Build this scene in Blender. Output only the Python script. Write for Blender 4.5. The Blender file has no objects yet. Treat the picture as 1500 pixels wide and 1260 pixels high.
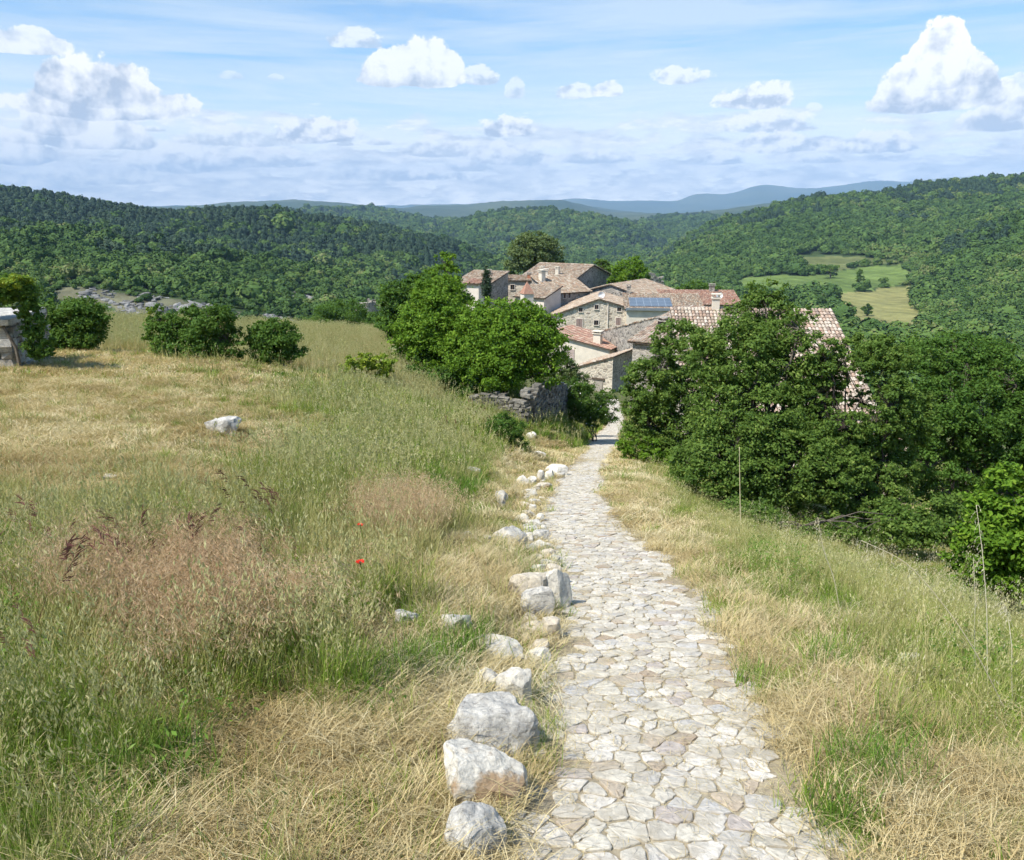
import bpy, math, random
import numpy as np
from mathutils import Vector, Matrix, noise as mnoise
R = math.radians
rng = np.random.default_rng(7)
random.seed(7)
scene = bpy.context.scene
COL = scene.collection
EYE = 1.65
F = 1150.0
PITCH = math.atan(320.0 / 1150.0)
SP, CP = math.sin(PITCH), math.cos(PITCH)

# ---------------------------------------------------------------- camera maths
def tan_of(py):
    v = (py - 630.0) / F
    return (SP + v * CP) / (CP - v * SP)
def s_of(px, py):
    v = (py - 630.0) / F
    return (px - 750.0) / F / (CP - v * SP)
def at(px, py, Y):
    """world point seen at photo pixel (px,py) at forward distance Y"""
    return Vector((s_of(px, py) * Y, Y, EYE - tan_of(py) * Y))
def proj(x, y, z):
    """world -> photo pixel"""
    dz = z - EYE
    Z = y * CP - dz * SP
    Z = np.where(np.abs(Z) < 1e-3, 1e-3, Z)
    v = (-dz * CP - y * SP) / Z
    u = x / Z
    return 750 + F * u, 630 + F * v, Z
def mpp(Y):
    """metres per photo pixel at forward distance Y"""
    return Y * 1.03 / F

# ---------------------------------------------------------------- numpy noise
_perm = rng.random((256, 256))
def vnoise(x, y, k=0):
    x = np.asarray(x, float) + k * 17.3; y = np.asarray(y, float) + k * 9.7
    xi = np.floor(x).astype(np.int64); yi = np.floor(y).astype(np.int64)
    fx = x - xi; fy = y - yi
    fx = fx * fx * (3 - 2 * fx); fy = fy * fy * (3 - 2 * fy)
    a = _perm[xi & 255, yi & 255]; b = _perm[(xi + 1) & 255, yi & 255]
    c = _perm[xi & 255, (yi + 1) & 255]; d = _perm[(xi + 1) & 255, (yi + 1) & 255]
    return (a + (b - a) * fx) * (1 - fy) + (c + (d - c) * fx) * fy - 0.5
def fbm(x, y, o=4, k=0):
    t = 0; a = 1.0
    for i in range(o):
        t = t + a * vnoise(x * 2 ** i, y * 2 ** i, k + i); a *= 0.5
    return t
def sstep(a, b, x):
    t = np.clip((x - a) / (b - a), 0, 1)
    return t * t * (3 - 2 * t)

# ---------------------------------------------------------------- path centre line
PC = np.array([(.40, -12), (.42, 0), (.6, 2.28), (.73, 3.1), (.82, 4.0), (.90, 4.6), (.99, 5.9), (1.03, 7.8), (.96, 10.1), (1.06, 12.3), (1.60, 17.4), (2.7, 25), (4.1, 34), (5.7, 45), (7.3, 54), (8.4, 62), (8.8, 68)])
PZ = np.array([(-60, 11), (-12, 2.9), (0, 0), (40, -10), (46, -11.4), (62, -14.3), (80, -14.6)])
def pchip(xk, yk, x):
    xk = np.asarray(xk, float); yk = np.asarray(yk, float)
    h = np.diff(xk); dl = np.diff(yk) / h
    m = np.zeros_like(yk)
    m[0] = dl[0]; m[-1] = dl[-1]
    for i in range(1, len(xk) - 1):
        if dl[i - 1] * dl[i] > 0:
            w1 = 2 * h[i] + h[i - 1]; w2 = h[i] + 2 * h[i - 1]
            m[i] = (w1 + w2) / (w1 / dl[i - 1] + w2 / dl[i])
    x = np.clip(x, xk[0], xk[-1])
    i = np.clip(np.searchsorted(xk, x) - 1, 0, len(xk) - 2)
    t = (x - xk[i]) / h[i]
    return ((1 + 2 * t) * (1 - t) ** 2 * yk[i] + t * (1 - t) ** 2 * h[i] * m[i] + t * t * (3 - 2 * t) * yk[i + 1] + t * t * (t - 1) * h[i] * m[i + 1])
def path_x(y): return pchip(PC[:, 1], PC[:, 0], y)
def path_z(y): return pchip(PZ[:, 0], PZ[:, 1], y)

# ---------------------------------------------------------------- terrain height
NY = np.array([-12, 0, 4, 8, 14, 20, 26.])
NX = np.array([-20, -12, -7, -4, -2.5, -1.3, -.7, 0, .7, 1.5, 3, 5, 8, 14, 25.])
NR = np.array([
 [.6, .4, .25, .15, .12, 0, 0, 0, 0, 0, -.1, -.3, -.9, -2, -3.5],
 [.6, .4, .25, .15, .12, .07, 0, 0, 0, 0, -.1, -.3, -.9, -2, -3.5],
 [.9, .7, .5, .38, .28, .14, 0, 0, 0, 0, -.2, -.65, -1.6, -2.9, -4.3],
 [1.4, 1.2, 1.0, .75, .5, .2, 0, 0, 0, -.03, -.5, -1.15, -2.15, -3.2, -4.5],
 [2.0, 1.85, 1.6, 1.15, .75, .22, 0, 0, 0, -.1, -.75, -1.35, -2.2, -3.2, -4.5],
 [2.9, 2.7, 2.1, 1.4, .8, .2, 0, 0, 0, -.1, -.6, -1.0, -1.5, -2.4, -3.8],
 [4, 3.6, 2.5, 1.5, .9, .3, 0, 0, 0, -.1, -.5, -.9, -1.5, -2.6, -4]])
def near_z(x, y):
    dx = np.clip(x - path_x(y), -20, 25)
    rows = np.stack([pchip(NX, NR[j], dx) for j in range(len(NY))], 0)
    yy = np.clip(y, NY[0], NY[-1])
    j = np.clip(np.searchsorted(NY, yy) - 1, 0, len(NY) - 2)
    t = (yy - NY[j]) / (NY[j + 1] - NY[j])
    ii = np.indices(j.shape)
    a = rows[(j,) + tuple(ii)]; b = rows[(j + 1,) + tuple(ii)]
    return path_z(y) + a + (b - a) * t
Zr = [ # rows given as heights
 (20, [(-500, -1.6), (0, -2.25), (300, -2.6), (480, -3.0), (600, -3.5), (700, -4.0), (800, -4.9), (860, -5), (940, -5.1), (1050, -5.6), (1200, -6.3), (1500, -7.2), (2000, -9)]),
 (24, [(-500, -1.7), (0, -2.4), (300, -2.85), (445, -3.3), (600, -4.1), (700, -4.9), (780, -5.8), (870, -6.0), (950, -6.2), (1100, -6.9), (1300, -7.8), (1500, -8.5), (2000, -11)]),
 (29, [(-500, -2.6), (0, -3.3), (300, -3.9), (450, -4.3), (600, -5.3), (700, -6.2), (790, -7.0), (880, -7.2), (1000, -7.9), (1200, -9), (1500, -10), (2000, -12)]),
 (35, [(-500, -3.6), (0, -4.0), (300, -4.4), (450, -4.7), (560, -5.3), (650, -6.2), (750, -6.6), (835, -7.9), (890, -8.75), (1000, -9.5), (1200, -11), (1500, -12.5), (2000, -14)]),
 (48, [(-500, -5), (0, -5.0), (300, -5.3), (450, -5.55), (560, -5.9), (650, -7.5), (750, -9.5), (850, -11.3), (900, -11.8), (1050, -12), (1200, -13), (1500, -15.5), (2000, -17)]),
 (54, [(-500, -9), (0, -9), (450, -9), (560, -9), (650, -11), (750, -12), (900, -13), (1200, -15), (1500, -17), (2000, -20)]),
 (65, [(-500, -20), (0, -18), (450, -15), (600, -14), (750, -14), (900, -14.5), (1100, -15), (1500, -20), (2000, -25)]),
 (85, [(-500, -30), (0, -28), (380, -26), (470, -17), (545, -12), (640, -14), (750, -15), (900, -15), (1100, -16), (1250, -20), (1500, -26), (2000, -32)]),
 (120, [(-500, -40), (0, -38), (380, -36), (460, -22), (545, -14.3), (640, -14), (900, -14), (1050, -16), (1200, -26), (1500, -34), (2000, -38)]),
 (150, [(-500, -42), (0, -42), (400, -39), (480, -30), (560, -24), (640, -20), (850, -17), (980, -22), (1200, -34), (1500, -40), (2000, -42)]),
 (200, [(-500, -44), (0, -44), (600, -42), (850, -43), (1500, -45), (2000, -45)]),
]
Pr = [ # rows given as photo rows (py)
 (262, [(-500, 452), (0, 462), (150, 470), (300, 478), (450, 488), (560, 496), (700, 505), (900, 500), (1150, 505), (1300, 505), (1500, 505), (2000, 490)]),
 (290, [(-500, 398), (0, 410), (90, 416), (200, 430), (300, 446), (450, 468), (560, 480), (700, 492), (900, 495), (1150, 498), (1300, 494), (1500, 494), (2000, 470)]),
 (400, [(-500, 350), (0, 372), (150, 384), (300, 407), (450, 432), (560, 452), (700, 470), (850, 475), (1000, 470), (1150, 462), (1340, 462), (1420, 455), (1500, 440), (2000, 400)]),
 (520, [(-500, 319), (0, 338), (75, 343), (150, 351), (250, 365), (350, 381), (450, 399), (560, 421), (650, 447), (760, 462), (900, 462), (1000, 452), (1150, 432), (1250, 431), (1340, 433), (1420, 399), (1500, 375), (2000, 317)]),
 (640, [(-500, 336), (0, 354), (150, 366), (350, 394), (560, 431), (700, 451), (850, 446), (950, 431), (1050, 416), (1150, 402), (1250, 399), (1330, 392), (1400, 358), (1500, 322), (2000, 261)]),
 (800, [(-500, 296), (0, 324), (150, 344), (300, 351), (450, 364), (600, 384), (700, 406), (850, 421), (950, 408), (1050, 384), (1150, 372), (1250, 364), (1350, 356), (1420, 341), (1500, 320), (2000, 268)]),
 (1000, [(-500, 250), (0, 285), (60, 294), (120, 302), (200, 312), (260, 319), (300, 313), (350, 312), (420, 319), (500, 330), (600, 347), (680, 366), (760, 392), (850, 408), (950, 398), (1050, 360), (1150, 340), (1250, 330), (1350, 322), (1420, 315), (1500, 308), (2000, 250)]),
 (1250, [(-500, 270), (0, 298), (200, 324), (350, 326), (500, 341), (650, 368), (760, 394), (850, 398), (920, 395), (960, 386), (1000, 360), (1060, 331), (1120, 313), (1200, 297), (1250, 292), (1300, 289), (1350, 280), (1420, 274), (1500, 270), (2000, 226)]),
 (1650, [(-500, 296), (0, 311), (250, 326), (450, 338), (600, 358), (700, 368), (850, 374), (950, 378), (1050, 351), (1150, 326), (1300, 306), (1500, 291), (2000, 246)]),
 (2200, [(-500, 308), (0, 317), (250, 323), (450, 330), (600, 342), (655, 336), (700, 322), (760, 312), (810, 313), (860, 320), (910, 330), (960, 346), (1010, 353), (1100, 346), (1300, 323), (1500, 308), (2000, 268)]),
 (3000, [(-500, 305), (0, 312), (300, 319), (430, 315), (480, 311), (540, 312), (590, 320), (650, 329), (760, 331), (880, 337), (940, 332), (985, 323), (1030, 323), (1070, 329), (1200, 328), (1500, 308), (2000, 293)]),
 (4500, [(-500, 308), (0, 312), (400, 318), (650, 322), (850, 326), (930, 318), (1000, 314), (1060, 309), (1110, 302), (1170, 298), (1230, 300), (1500, 300), (2000, 300)]),
 (6500, [(-500, 302), (0, 303), (250, 303), (370, 297), (440, 293), (500, 297), (580, 304), (630, 301), (680, 299), (740, 293), (820, 291), (850, 297), (900, 309), (1000, 315), (1200, 312), (1500, 307), (2000, 302)]),
 (10000, [(-500, 312), (700, 312), (1000, 316), (2000, 312)]),
 (14000, [(-500, 303), (500, 302), (700, 299), (790, 297), (850, 291), (910, 295), (985, 296), (1025, 284), (1060, 284), (1120, 270), (1180, 275), (1215, 273), (1290, 265), (1330, 268), (1400, 261), (1500, 259), (2000, 267)]),
 (19000, [(-500, 311), (2000, 311)]),
]
SG = np.linspace(-1.25, 1.25, 1001)
TY = []; TZ = []
for Y, pts in Zr:
    s = []
    for px, z in pts:
        t = (EYE - z) / Y; v = (t * CP - SP) / (CP + SP * t)
        s.append((px - 750) / F / (CP - v * SP))
    TY.append(Y); TZ.append(pchip(s, [p[1] for p in pts], SG))
for Y, pts in Pr:
    TY.append(Y); TZ.append(pchip([s_of(a, b) for a, b in pts], [EYE - tan_of(b) * Y for a, b in pts], SG))
LY = np.log(np.array(TY)); TZ = np.array(TZ)
# monotone slopes along Y for every s column
H_ = np.diff(LY)[:, None]; DL = np.diff(TZ, axis=0) / H_
TM = np.zeros_like(TZ); TM[0] = DL[0]; TM[-1] = DL[-1]
w1 = 2 * H_[1:] + H_[:-1]; w2 = H_[1:] + 2 * H_[:-1]
same = DL[:-1] * DL[1:] > 0
with np.errstate(divide='ignore', invalid='ignore'):
    TM[1:-1] = np.where(same, (w1 + w2) / (w1 / np.where(same, DL[:-1], 1) + w2 / np.where(same, DL[1:], 1)), 0)
def table_z(s, Y):
    si = np.clip((s + 1.25) / 2.5 * 1000, 0, 999.999); i0 = si.astype(int); ft = si - i0
    ly = np.clip(np.log(np.maximum(Y, 1)), LY[0], LY[-1]); j = np.clip(np.searchsorted(LY, ly) - 1, 0, len(LY) - 2)
    h = LY[j + 1] - LY[j]; t = (ly - LY[j]) / h
    def col(i):
        return ((1 + 2 * t) * (1 - t) ** 2 * TZ[j, i] + t * (1 - t) ** 2 * h * TM[j, i] + t * t * (3 - 2 * t) * TZ[j + 1, i] + t * t * (t - 1) * h * TM[j + 1, i])
    return col(i0) * (1 - ft) + col(i0 + 1) * ft
def height(x, y, detail=True):
    x = np.asarray(x, float); y = np.asarray(y, float)
    r = np.hypot(x, y); az = np.arctan2(x, y)
    lim = R(50); azc = np.clip(az, -lim, lim)
    Ye = r * np.cos(azc); s = np.tan(azc)
    tz = table_z(s, Ye)
    nz = near_z(x, y)
    w = sstep(20, 27, Ye)
    z = nz * (1 - w) + tz * w
    back = sstep(R(60), R(95), np.abs(az))
    z = z * (1 - back) + np.minimum(nz, 14) * back
    if detail:
        far = sstep(60, 400, Ye)
        z = z + far * (fbm(x / 90, y / 90, 5, 3) * 9 * sstep(200, 1200, Ye) + fbm(x / 22, y / 22, 3, 5) * 1.2)
        vf = sstep(2500, 8000, Ye)
        z = z + vf * fbm(x / 900, y / 900, 5, 8) * 45
        nr = 1 - sstep(40, 80, Ye)
        pd = np.abs(x - path_x(y))
        z = z + nr * sstep(.7, 1.5, pd) * (fbm(x / 1.7, y / 1.7, 4, 1) * .11)
    # the path corridor
    pd = np.abs(x - path_x(y))
    pw = (1 - sstep(.9, 2.2, pd)) * (1 - sstep(64, 72, y)) * (y > -12) * sstep(20, 27, y)
    z = z * (1 - pw) + path_z(y) * pw
    return z
def hz(x, y): return float(height(np.array([x]), np.array([y]))[0])
_yy = np.exp(np.linspace(math.log(1.0), math.log(16000), 3000))
def ground_at(px, py, ymin=1.0):
    """where the ray through the photo pixel meets the ground"""
    s = s_of(px, py); t = tan_of(py)
    z = height(s * _yy, _yy); ray = EYE - t * _yy
    ok = np.where((z >= ray) & (_yy >= ymin))[0]
    if len(ok) == 0: return None
    i = max(ok[0], 1)
    a, b = _yy[i - 1], _yy[i]
    for _ in range(12):
        m = (a + b) / 2
        if hz(s * m, m) >= EYE - t * m: b = m
        else: a = m
    return Vector((s * b, b, hz(s * b, b)))

# ---------------------------------------------------------------- mesh helpers
def tag(o, label=None, cat=None, group=None, kind=None):
    if label: o['label'] = label
    if cat: o['category'] = cat
    if group: o['group'] = group
    if kind: o['kind'] = kind
    return o
def empty(name, loc=(0, 0, 0), rz=0):
    o = bpy.data.objects.new(name, None); COL.objects.link(o)
    o.empty_display_size = .3
    o.location = loc; o.rotation_euler = (0, 0, rz)
    return o
class MB:
    def __init__(s):
        s.V = []; s.Fq = []; s.n = 0; s.rnd = []; s.mi = []; s.col = []
    def add(s, V, faces, rnd=0.5, mi=0):
        V = np.asarray(V, float).reshape(-1, 3)
        if isinstance(faces, np.ndarray): faces = [faces]
        elif len(faces) and not isinstance(faces[0], np.ndarray):
            d = {}
            for f in faces: d.setdefault(len(f), []).append(f)
            faces = [np.array(v) for v in d.values()]
        for f in faces:
            if len(f) == 0: continue
            s.Fq.append(f + s.n); s.mi.append(np.full(len(f), mi) if np.isscalar(mi) else np.asarray(mi))
        s.V.append(V); s.n += len(V)
        s.rnd.append(np.full(len(V), rnd) if np.isscalar(rnd) else np.asarray(rnd, float))
    def mesh(s, name, mats, smooth=False):
        me = bpy.data.meshes.new(name)
        V = np.concatenate(s.V); me.vertices.add(len(V)); me.vertices.foreach_set('co', V.astype(np.float32).ravel())
        tot = np.concatenate([np.full(len(f), f.shape[1]) for f in s.Fq])
        loops = np.concatenate([f.ravel() for f in s.Fq]).astype(np.int32)
        me.loops.add(len(loops)); me.loops.foreach_set('vertex_index', loops)
        me.polygons.add(len(tot)); st = np.concatenate([[0], np.cumsum(tot)[:-1]]).astype(np.int32)
        me.polygons.foreach_set('loop_start', st)
        me.polygons.foreach_set('material_index', np.concatenate(s.mi).astype(np.int32))
        me.polygons.foreach_set('use_smooth', np.full(len(tot), bool(smooth)))
        a = me.attributes.new('rnd', 'FLOAT', 'POINT'); a.data.foreach_set('value', np.concatenate(s.rnd).astype(np.float32))
        for m in (mats if isinstance(mats, (list, tuple)) else [mats]): me.materials.append(m)
        me.update(calc_edges=True)
        return me
    def build(s, name, mats, parent=None, smooth=False, link=True):
        o = bpy.data.objects.new(name, s.mesh(name, mats, smooth))
        if link: COL.objects.link(o)
        if parent: o.parent = parent
        return o
    # shapes
    def box(s, c, d, rz=0, rnd=.5, mi=0, jit=0):
        hx, hy, hz_ = d[0] / 2, d[1] / 2, d[2] / 2
        P = np.array([(-hx, -hy, -hz_), (hx, -hy, -hz_), (hx, hy, -hz_), (-hx, hy, -hz_), (-hx, -hy, hz_), (hx, -hy, hz_), (hx, hy, hz_), (-hx, hy, hz_)])
        if jit: P = P + rng.uniform(-jit, jit, P.shape)
        c_, s_ = math.cos(rz), math.sin(rz)
        P = np.stack([P[:, 0] * c_ - P[:, 1] * s_, P[:, 0] * s_ + P[:, 1] * c_, P[:, 2]], 1) + np.array(c)
        s.add(P, np.array([(0, 3, 2, 1), (4, 5, 6, 7), (0, 1, 5, 4), (1, 2, 6, 5), (2, 3, 7, 6), (3, 0, 4, 7)]), rnd, mi)
    def tube(s, pts, rad, n=6, rnd=.5, mi=0, cap=True):
        pts = [Vector(p) for p in pts]; k = len(pts)
        if np.isscalar(rad): rad = [rad] * k
        V = []
        for i, p in enumerate(pts):
            d = (pts[min(i + 1, k - 1)] - pts[max(i - 1, 0)])
            if d.length < 1e-9: d = Vector((0, 0, 1))
            d.normalize()
            a = d.cross(Vector((0, 1, 0.13)));
            if a.length < 1e-3: a = d.cross(Vector((1, 0, 0)))
            a.normalize(); b = d.cross(a)
            for j in range(n):
                t = 2 * math.pi * j / n
                V.append(p + (a * math.cos(t) + b * math.sin(t)) * rad[i])
        Fs = [(i * n + j, i * n + (j + 1) % n, (i + 1) * n + (j + 1) % n, (i + 1) * n + j) for i in range(k - 1) for j in range(n)]
        fl = [np.array(Fs)]
        if cap: fl += [np.array([list(range(n))[::-1]]), np.array([[(k - 1) * n + j for j in range(n)]])]
        s.add([tuple(v) for v in V], fl, rnd, mi)

# ---------------------------------------------------------------- materials
def newmat(name):
    m = bpy.data.materials.new(name); m.use_nodes = True
    nt = m.node_tree; b = nt.nodes['Principled BSDF']
    b.inputs['Specular IOR Level'].default_value = .25
    return m, nt, b
def nd(nt, typ, **kw):
    n = nt.nodes.new(typ)
    for k, v in kw.items():
        if k.startswith('i_'):
            key = k[2:]
            key = int(key) if key.isdigit() else key.replace('_', ' ')
            n.inputs[key].default_value = v
        else: setattr(n, k, v)
    return n
def lk(nt, a, b): nt.links.new(a, b)
def ramp(nt, fac, stops, interp='LINEAR'):
    r = nt.nodes.new('ShaderNodeValToRGB'); cr = r.color_ramp; cr.interpolation = interp
    while len(cr.elements) < len(stops): cr.elements.new(.5)
    for e, (p, c) in zip(cr.elements, stops):
        e.position = p; e.color = (*c, 1) if len(c) == 3 else c
    if fac is not None: lk(nt, fac, r.inputs[0])
    return r
def mixc(nt, f, a, b, mode='MIX'):
    m = nt.nodes.new('ShaderNodeMix'); m.data_type = 'RGBA'; m.blend_type = mode
    for sock, v in ((m.inputs[0], f), (m.inputs[6], a), (m.inputs[7], b)):
        if isinstance(v, bpy.types.NodeSocket): lk(nt, v, sock)
        elif isinstance(v, (int, float)): sock.default_value = v
        else: sock.default_value = (*v, 1)
    return m.outputs[2]
def mth(nt, op, a, b=0.0, c=None, clamp=False):
    m = nt.nodes.new('ShaderNodeMath'); m.operation = op; m.use_clamp = clamp
    for i, v in enumerate((a, b) if c is None else (a, b, c)):
        if isinstance(v, bpy.types.NodeSocket): lk(nt, v, m.inputs[i])
        else: m.inputs[i].default_value = v
    return m.outputs[0]
def noisen(nt, scale, detail=4, vec=None, rough=.6, dist=0):
    n = nd(nt, 'ShaderNodeTexNoise'); n.inputs['Scale'].default_value = scale; n.inputs['Detail'].default_value = detail
    n.inputs['Roughness'].default_value = rough; n.inputs['Distortion'].default_value = dist
    if vec is None:
        g = nd(nt, 'ShaderNodeNewGeometry'); vec = g.outputs['Position']
    lk(nt, vec, n.inputs['Vector'])
    return n.outputs['Fac']
def bumpn(nt, b, h, strength=.5, dist=.02):
    n = nd(nt, 'ShaderNodeBump'); n.inputs['Strength'].default_value = strength; n.inputs['Distance'].default_value = dist
    lk(nt, h, n.inputs['Height']); lk(nt, n.outputs[0], b.inputs['Normal'])
def objvec(nt):
    return nd(nt, 'ShaderNodeTexCoord').outputs['Object']
def attr(nt, name='rnd'):
    return nd(nt, 'ShaderNodeAttribute', attribute_name=name)

def leafmat(name, stops, rough=.55, trans=.35, perinst=False, spec=.25, loc=0):
    """foliage: colour by the leaf's own random value, some light passes through"""
    m, nt, b = newmat(name)
    a = attr(nt).outputs['Fac']
    if perinst:
        oi = nd(nt, 'ShaderNodeObjectInfo').outputs['Random']
        a = mth(nt, 'ADD', mth(nt, 'MULTIPLY', a, .45), mth(nt, 'MULTIPLY', oi, .55))
        if loc:
            ln = noisen(nt, loc, 3, nd(nt, 'ShaderNodeObjectInfo').outputs['Location'], .6)
            a = mth(nt, 'ADD', a, mth(nt, 'MULTIPLY_ADD', ln, 1.7, -.85), clamp=True)
    c = ramp(nt, a, stops).outputs[0]
    lk(nt, c, b.inputs['Base Color']); b.inputs['Roughness'].default_value = rough
    b.inputs['Specular IOR Level'].default_value = spec
    if trans > 0:
        t = nd(nt, 'ShaderNodeBsdfTranslucent'); lk(nt, mixc(nt, .35, c, (.22, .30, .03)), t.inputs[0])
        mx = nd(nt, 'ShaderNodeMixShader'); mx.inputs[0].default_value = trans
        lk(nt, b.outputs[0], mx.inputs[1]); lk(nt, t.outputs[0], mx.inputs[2])
        lk(nt, mx.outputs[0], nt.nodes['Material Output'].inputs['Surface'])
    return m
def plainmat(name, col, rough=.7, var=.15, scale=8, bump=0, spec=.25, metal=0):
    m, nt, b = newmat(name)
    n = noisen(nt, scale, 4, objvec(nt))
    c2 = tuple(min(1, x * (1 + var)) for x in col); c1 = tuple(x * (1 - var) for x in col)
    lk(nt, ramp(nt, n, [(.3, c1), (.7, c2)]).outputs[0], b.inputs['Base Color'])
    b.inputs['Roughness'].default_value = rough; b.inputs['Specular IOR Level'].default_value = spec; b.inputs['Metallic'].default_value = metal
    if bump: bumpn(nt, b, n, bump, .02)
    return m
# ================================================================ camera, sun, sky, haze
cam = bpy.data.cameras.new('camera'); cam_o = bpy.data.objects.new('camera', cam); COL.objects.link(cam_o)
cam_o.location = (0, 0, EYE); cam_o.rotation_euler = (R(90) - PITCH, 0, 0)
cam.sensor_width = 36; cam.lens = 36 * F / 1500; cam.clip_start = .1; cam.clip_end = 60000
scene.camera = cam_o
SUN_AZ, SUN_EL = R(-126), R(55)       # from the left, a little behind the camera
tos = Vector((math.sin(SUN_AZ) * math.cos(SUN_EL), math.cos(SUN_AZ) * math.cos(SUN_EL), math.sin(SUN_EL)))
sl = bpy.data.lights.new('sun', 'SUN'); sl.energy = 4.4; sl.angle = R(.53); sl.color = (1, .955, .88)
so = bpy.data.objects.new('sun', sl); COL.objects.link(so); so.rotation_euler = tos.to_track_quat('Z', 'Y').to_euler(); so.location = (-20, -8, 40)
vs = scene.view_settings; vs.view_transform = 'Standard'; vs.look = 'None'; vs.gamma = 1; vs.exposure = .7; vs.use_curve_mapping = False

def build_world():
    w = bpy.data.worlds.new('World'); scene.world = w; w.use_nodes = True
    nt = w.node_tree; bg = nt.nodes['Background']
    sky = nd(nt, 'ShaderNodeTexSky', sky_type='NISHITA'); sky.sun_disc = False
    sky.sun_elevation = SUN_EL; sky.sun_rotation = SUN_AZ; sky.altitude = 600; sky.air_density = 1.0; sky.dust_density = 1.2; sky.ozone_density = 1.5
    base = mixc(nt, 1.0, sky.outputs[0], (.80, 1.02, 1.13), 'MULTIPLY')
    lk(nt, base, bg.inputs[0]); bg.inputs[1].default_value = .112
    w.cycles.sampling_method = 'MANUAL'; w.cycles.sample_map_resolution = 512
build_world()
def build_clouds():
    """a real curved sheet of sky far beyond the hills that carries the clouds"""
    naz, nel = 48, 20; Rr = 45000
    A, E = np.meshgrid(np.radians(np.linspace(-62, 62, naz)), np.radians(np.linspace(-1.5, 34, nel)))
    V = np.stack([Rr * np.sin(A) * np.cos(E), Rr * np.cos(A) * np.cos(E), Rr * np.sin(E)], -1).reshape(-1, 3)
    i = np.arange(nel - 1)[:, None] * naz; j = np.arange(naz - 1)[None]
    Q = np.stack([i + j, i + j + 1, i + naz + j + 1, i + naz + j], -1).reshape(-1, 4)
    mb = MB(); mb.add(V, Q)
    m = bpy.data.materials.new('cloud_sheet'); m.use_nodes = True; nt = m.node_tree; nt.nodes.clear()
    m.cycles.emission_sampling = 'NONE'
    g = nd(nt, 'ShaderNodeNewGeometry'); vm = nd(nt, 'ShaderNodeVectorMath', operation='NORMALIZE'); lk(nt, g.outputs['Position'], vm.inputs[0])
    sep = nd(nt, 'ShaderNodeSeparateXYZ'); lk(nt, vm.outputs[0], sep.inputs[0])
    X, Y, Z = sep.outputs
    az = mth(nt, 'ARCTAN2', X, Y); el = mth(nt, 'ARCSINE', Z)
    cmb = nd(nt, 'ShaderNodeCombineXYZ'); lk(nt, az, cmb.inputs[0]); lk(nt, el, cmb.inputs[1])
    P = cmb.outputs[0]
    def noise_at(scale, detail, off=(0, 0, 0), sc=(1, 1, 1), rot=0, rough=.55, dist=0.0):
        mp = nd(nt, 'ShaderNodeMapping'); mp.inputs['Location'].default_value = off; mp.inputs['Scale'].default_value = sc; mp.inputs['Rotation'].default_value = (0, 0, rot)
        lk(nt, P, mp.inputs[0])
        return noisen(nt, scale, detail, mp.outputs[0], rough, dist)
    # pale veil near the horizon + thin high streaks slanting up to the right
    veil = ramp(nt, el, [(0, (1, 1, 1)), (.05, (.90, .90, .90)), (.10, (.52, .52, .52)), (.16, (.16, .16, .16)), (.26, (.06, .06, .06)), (.5, (0, 0, 0))]).outputs[0]
    st = noise_at(3.4, 7, (3.1, .4, 0), (.8, 7.0, 1), R(-9), .62, .5)
    st2 = noise_at(7, 6, (1.1, 2.4, 0), (.5, 8, 1), R(-13), .62, .8)
    stf = mth(nt, 'ADD', mth(nt, 'MULTIPLY', st, .72), mth(nt, 'MULTIPLY', st2, .36))
    stf = ramp(nt, stf, [(.43, (0, 0, 0)), (.52, (.45, .45, .45)), (.64, (.9, .9, .9))]).outputs[0]
    fade = ramp(nt, el, [(.0, (1, 1, 1)), (.36, (1, 1, 1)), (.55, (0, 0, 0))]).outputs[0]
    alpha = mth(nt, 'SUBTRACT', 1, mth(nt, 'MULTIPLY', mth(nt, 'SUBTRACT', 1, mth(nt, 'MULTIPLY', stf, .8)), mth(nt, 'SUBTRACT', 1, mth(nt, 'MULTIPLY', veil, .97))))
    alpha = mth(nt, 'MULTIPLY', alpha, fade)
    base = mixc(nt, veil, VEIL_HI, VEIL_LO)
    n1 = noise_at(15, 7, rough=.58); n1s = noise_at(15, 7, (.010, -.012, 0), rough=.58)
    n2 = noise_at(36, 6, (5, 2, 0), (1, 1.3, 1), rough=.6); n2s = noise_at(36, 6, (5.005, 1.992, 0), (1, 1.3, 1), rough=.6)
    # rows of small fair weather clouds low over the hills
    for sc_, off_, lo, hi, am in ((22, 7.3, .012, .085, .9), (13, 2.9, .035, .125, .8)):
        m0 = noise_at(sc_, 6, (off_, .3, 0), (1, 3.4, 1), rough=.62); m1 = noise_at(sc_, 6, (off_ + .004, .3 - .022, 0), (1, 3.4, 1), rough=.62)
        w_ = mth(nt, 'MULTIPLY', ramp(nt, el, [(0, (.6, .6, .6)), (lo, (1, 1, 1)), (hi * .75, (.75, .75, .75)), (hi, (0, 0, 0))]).outputs[0], .19)
        mk = mth(nt, 'MULTIPLY', mth(nt, 'SUBTRACT', mth(nt, 'ADD', m0, w_), .618), 13, clamp=True)
        mk = mth(nt, 'MULTIPLY', mk, mth(nt, 'MULTIPLY', ramp(nt, el, [(0, (1, 1, 1)), (hi * .8, (1, 1, 1)), (hi * 1.15, (0, 0, 0))]).outputs[0], am))
        s_ = mth(nt, 'MULTIPLY_ADD', mth(nt, 'SUBTRACT', m0, m1), 4.2, .50, clamp=True)
        base = mixc(nt, mk, base, mixc(nt, s_, CL_DARK, CL_LITE))
        alpha = mth(nt, 'ADD', alpha, mth(nt, 'MULTIPLY', mth(nt, 'SUBTRACT', 1, alpha), mk))
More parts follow.
